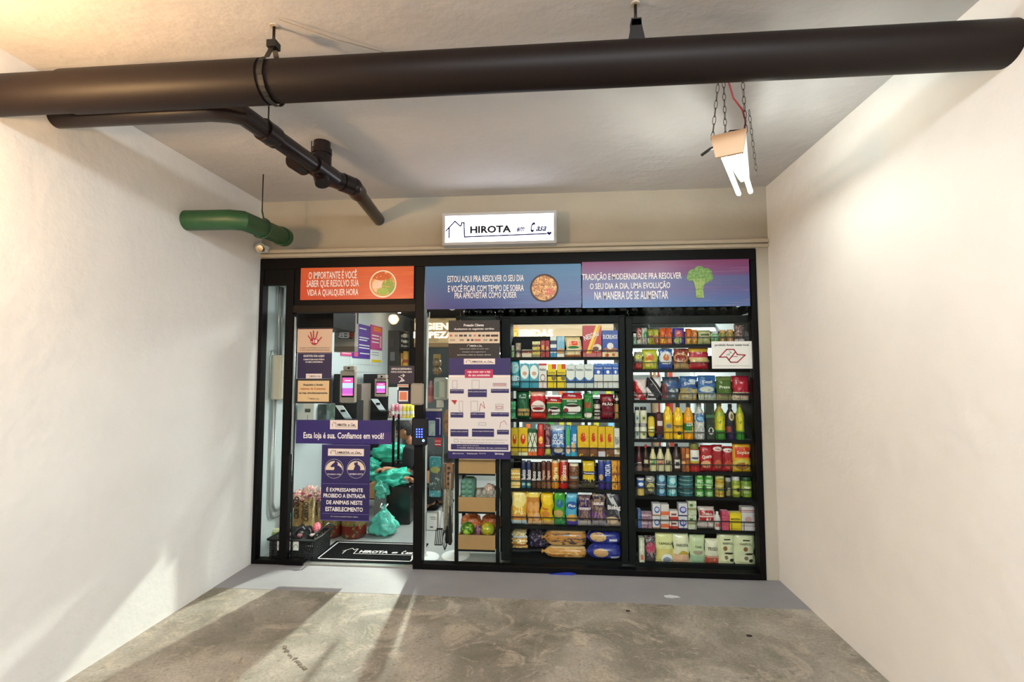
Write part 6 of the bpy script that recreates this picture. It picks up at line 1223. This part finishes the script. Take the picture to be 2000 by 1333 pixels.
# snack packs on the low shelf
SN = [('e8a0ac', 'pink'), ('e05c7c', 'bright pink'), ('f0b8b4', 'pale pink'), ('f4e020', 'yellow'), ('e8d418', 'golden yellow'), ('f0e43c', 'lemon yellow')]
for i, (c_, nm) in enumerate(SN):
    px = 762+i*7.5; q = rect(px, 790, px+8.5, 816, 1.95); product('pouch', q[0], q[1], zs, q[3], 1.95, .05, c_+'|n6,.56,e8c8c0|b.3,.5,f0e8e0', nm+' snack packet standing in the row on the low shelf behind the door')
q = rect(757.5, 799, 763, 817, 1.95); product('pouch', q[0], q[1], zs, q[3], 1.95, .05, '6c4030|n6,.5,d8b0a0', 'narrow brown snack packet at the left end of the low shelf')
pbox('paper_stack', (758, 757, 777, 817.3), 2.1, .03, 'e4e8e4|b.0,.1,b8bcb8', 'white sheet standing behind the snack shelf', 'paper')
# ---------------------------------------------------------------- the worker
SKIN = mat('skin', 'b8805c', .5); SHIRT = mat('dark_shirt', '0f1314', .9); HAIR = mat('dark_hair', '0e0b0a', .7, bump=(60, .8)); PANTS = mat('dark_trousers', '0d0e11', .9)
def skin(name, verts, edges, radii, m, parent, lvl=2, root=0):
    me = bpy.data.meshes.new(name); me.from_pydata([Vector(v)-OFF[parent.name] for v in verts], edges, []); me.materials.append(m)
    o = bpy.data.objects.new(name, me); COLL.objects.link(o); o.parent = parent; OFF[o.name] = OFF[parent.name]
    s = o.modifiers.new('s', 'SKIN'); s.use_smooth_shade = True
    for i, r_ in enumerate(radii):
        d = me.skin_vertices[0].data[i]; d.radius = r_ if isinstance(r_, tuple) else (r_, r_); d.use_root = (i == root)
    u = o.modifiers.new('d', 'SUBSURF'); u.levels = lvl; u.render_levels = lvl; return o
Yp = 1.52
Hd = P3(789, 843, Yp); nk = P3(803, 862, Yp+.05); sh_ = P3(813, 878, Yp+.08); pel = P3(836, 940, Yp+.14)
Ls = P3(800, 884, Yp-.12); Le = P3(793, 925, Yp-.2); Lw = P3(757, 916, Yp-.32); Lh = P3(746, 917, Yp-.36)
Rs = P3(822, 884, Yp+.22); Re = P3(822, 935, Yp-.05); Rw = P3(806, 940, Yp-.28); Rh = P3(799, 935, Yp-.34)
kneeL = P3(802, 962, Yp-.04); kneeR = P3(838, 965, Yp+.05); aL = Vector((kneeL.x+.22, Yp+.18, .08)); aR = Vector((kneeR.x+.15, Yp+.42, .08))
o = empty('person', (pel.x, pel.y, 0), 'person in dark clothes crouching and packing turquoise bags behind the crate', 'person')
mid = (pel+sh_)/2+Vector((.02, 0, .04))
skin('body', [pel, mid, sh_, nk, Hd+Vector((.035, .01, -.07)), Ls, Le, Lw, Rs, Re, Rw, kneeL, aL, aL+Vector((-.13, -.04, -.045)), kneeR, aR, aR+Vector((-.13, -.04, -.045)), Lh, Rh],
     [(0, 1), (1, 2), (2, 3), (3, 4), (2, 5), (5, 6), (6, 7), (2, 8), (8, 9), (9, 10), (0, 11), (11, 12), (12, 13), (0, 14), (14, 15), (15, 16), (7, 17), (10, 18)],
     [.12, .12, .11, .05, .045, .055, .04, .026, .055, .04, .026, .07, .04, .035, .07, .04, .035, (.03, .018), (.03, .018)], SKIN, o)
skin('shirt', [pel+Vector((0, 0, .05)), mid, sh_, nk+Vector((.01, 0, -.01)), Ls, (Ls+Le)/2, Ls*.15+Le*.85, Rs, (Rs+Re)/2, Rs*.15+Re*.85], [(0, 1), (1, 2), (2, 3), (2, 4), (4, 5), (5, 6), (2, 7), (7, 8), (8, 9)], [.145, .15, .135, .07, .085, .07, .06, .085, .07, .06], SHIRT, o)
skin('trousers', [pel, kneeL, aL+Vector((0, 0, .02)), kneeR, aR+Vector((0, 0, .02))], [(0, 1), (1, 2), (0, 3), (3, 4)], [.15, .09, .055, .09, .055], PANTS, o)
for a in (aL, aR): MB().box(a.x-.19, a.x+.06, a.y-.05, a.y+.05, 0, .085, .03).build('shoe', BLACKMETAL, o, 1)
# head: face turned left and down
b = MB(); b.ball((0, 0, 0), .078, .072, .105, 24, 16); hv = []
fd = Vector((-.86, -.30, -.42)).normalized(); fs = fd.cross(Vector((0, 0, 1))).normalized(); fu = fs.cross(fd).normalized()
if fu.z < 0: fu = -fu; fs = -fs
for v in b.v:
    x, y, z = v; z2 = z
    if z < 0: x *= 1-.25*(-z/.105); y *= 1-.35*(-z/.105)
    x = x*1.12
    hv.append(Hd+fd*x+fs*y+fu*z2)
b.v = hv
hd = b.build('head', SKIN, o, 1)
def hp_(x, y, z): return Hd+fd*x+fs*y+fu*z
MB().tube([hp_(.082, 0, .012), hp_(.10, 0, -.018), hp_(.085, 0, -.028)], [.007, .013, .008], 8).build('nose', SKIN, hd, 1)
for s in (-1, 1):
    MB().ball(hp_(.078, s*.028, .008), .010, n=10, h=6).build('eye', WHITE, hd, 1); MB().ball(hp_(.086, s*.028, .007), .005, n=8, h=6).build('pupil', BLACKMETAL, hd, 1)
    MB().tube([hp_(.084, s*.016, .026), hp_(.08, s*.042, .026)], .004, 6).build('eyebrow', HAIR, hd, 1)
    MB().ball(hp_(.0, s*.073, -.005), .02, .010, .03, 10, 8).build('ear', SKIN, hd, 1)
MB().tube([hp_(.074, -.02, -.052), hp_(.08, 0, -.05), hp_(.074, .02, -.052)], .006, 8).build('mouth', mat('lips', '8c4c40', .5), hd, 1)
b = MB(); b.ball((0, 0, 0), .086, .080, .10, 24, 16); b.v = [Hd+fd*(x*1.08-.014)+fs*y+fu*(z+.022) for x, y, z in b.v if True]
keep = [i for i, v in enumerate(b.v) if ((v-Hd).dot(fu) > .035 or (v-Hd).dot(fd) < -.01)]; ks = set(keep); b.f = [f for f in b.f if all(i in ks for i in f)]
b.build('hair', HAIR, hd, 1)
# hands: palm root with five fingers each, curled on the bags
for nm, Wr, Hn in (('left', Lw, Lh), ('right', Rw, Rh)):
    d = (Hn-Wr).normalized(); s = d.cross(Vector((0, 0, 1))).normalized(); u = s.cross(d)
    for k in range(4):
        o_ = Hn+s*(-.027+.018*k)*1.0+d*.01; L = (.062, .072, .068, .052)[k]; p1 = o_+d*L*.45; p2 = p1+d*L*.3-u*L*.25; p3 = p2+d*L*.1-u*L*.3
        skin('finger', [Hn+s*(-.02+.014*k)-d*.02, o_, p1, p2, p3], [(0, 1), (1, 2), (2, 3), (3, 4)], [.010, .0095, .009, .008, .007], SKIN, o, 1)
    t0 = Hn-d*.015-s*.025; skin('thumb', [t0, t0-s*.022+d*.018-u*.008, t0-s*.02+d*.042-u*.02], [(0, 1), (1, 2)], [.012, .0105, .0085], SKIN, o, 1)
c = Lh+Vector((-.03, -.0, -.02)); t = MB().box(c.x-.03, c.x+.03, c.y-.012, c.y-.004, c.z-.02, c.z+.02, .003).build('dark_phone', BLACKMETAL, None, None, origin=c); tag(t, 'small dark object held in the worker\'s outstretched hand', 'device')
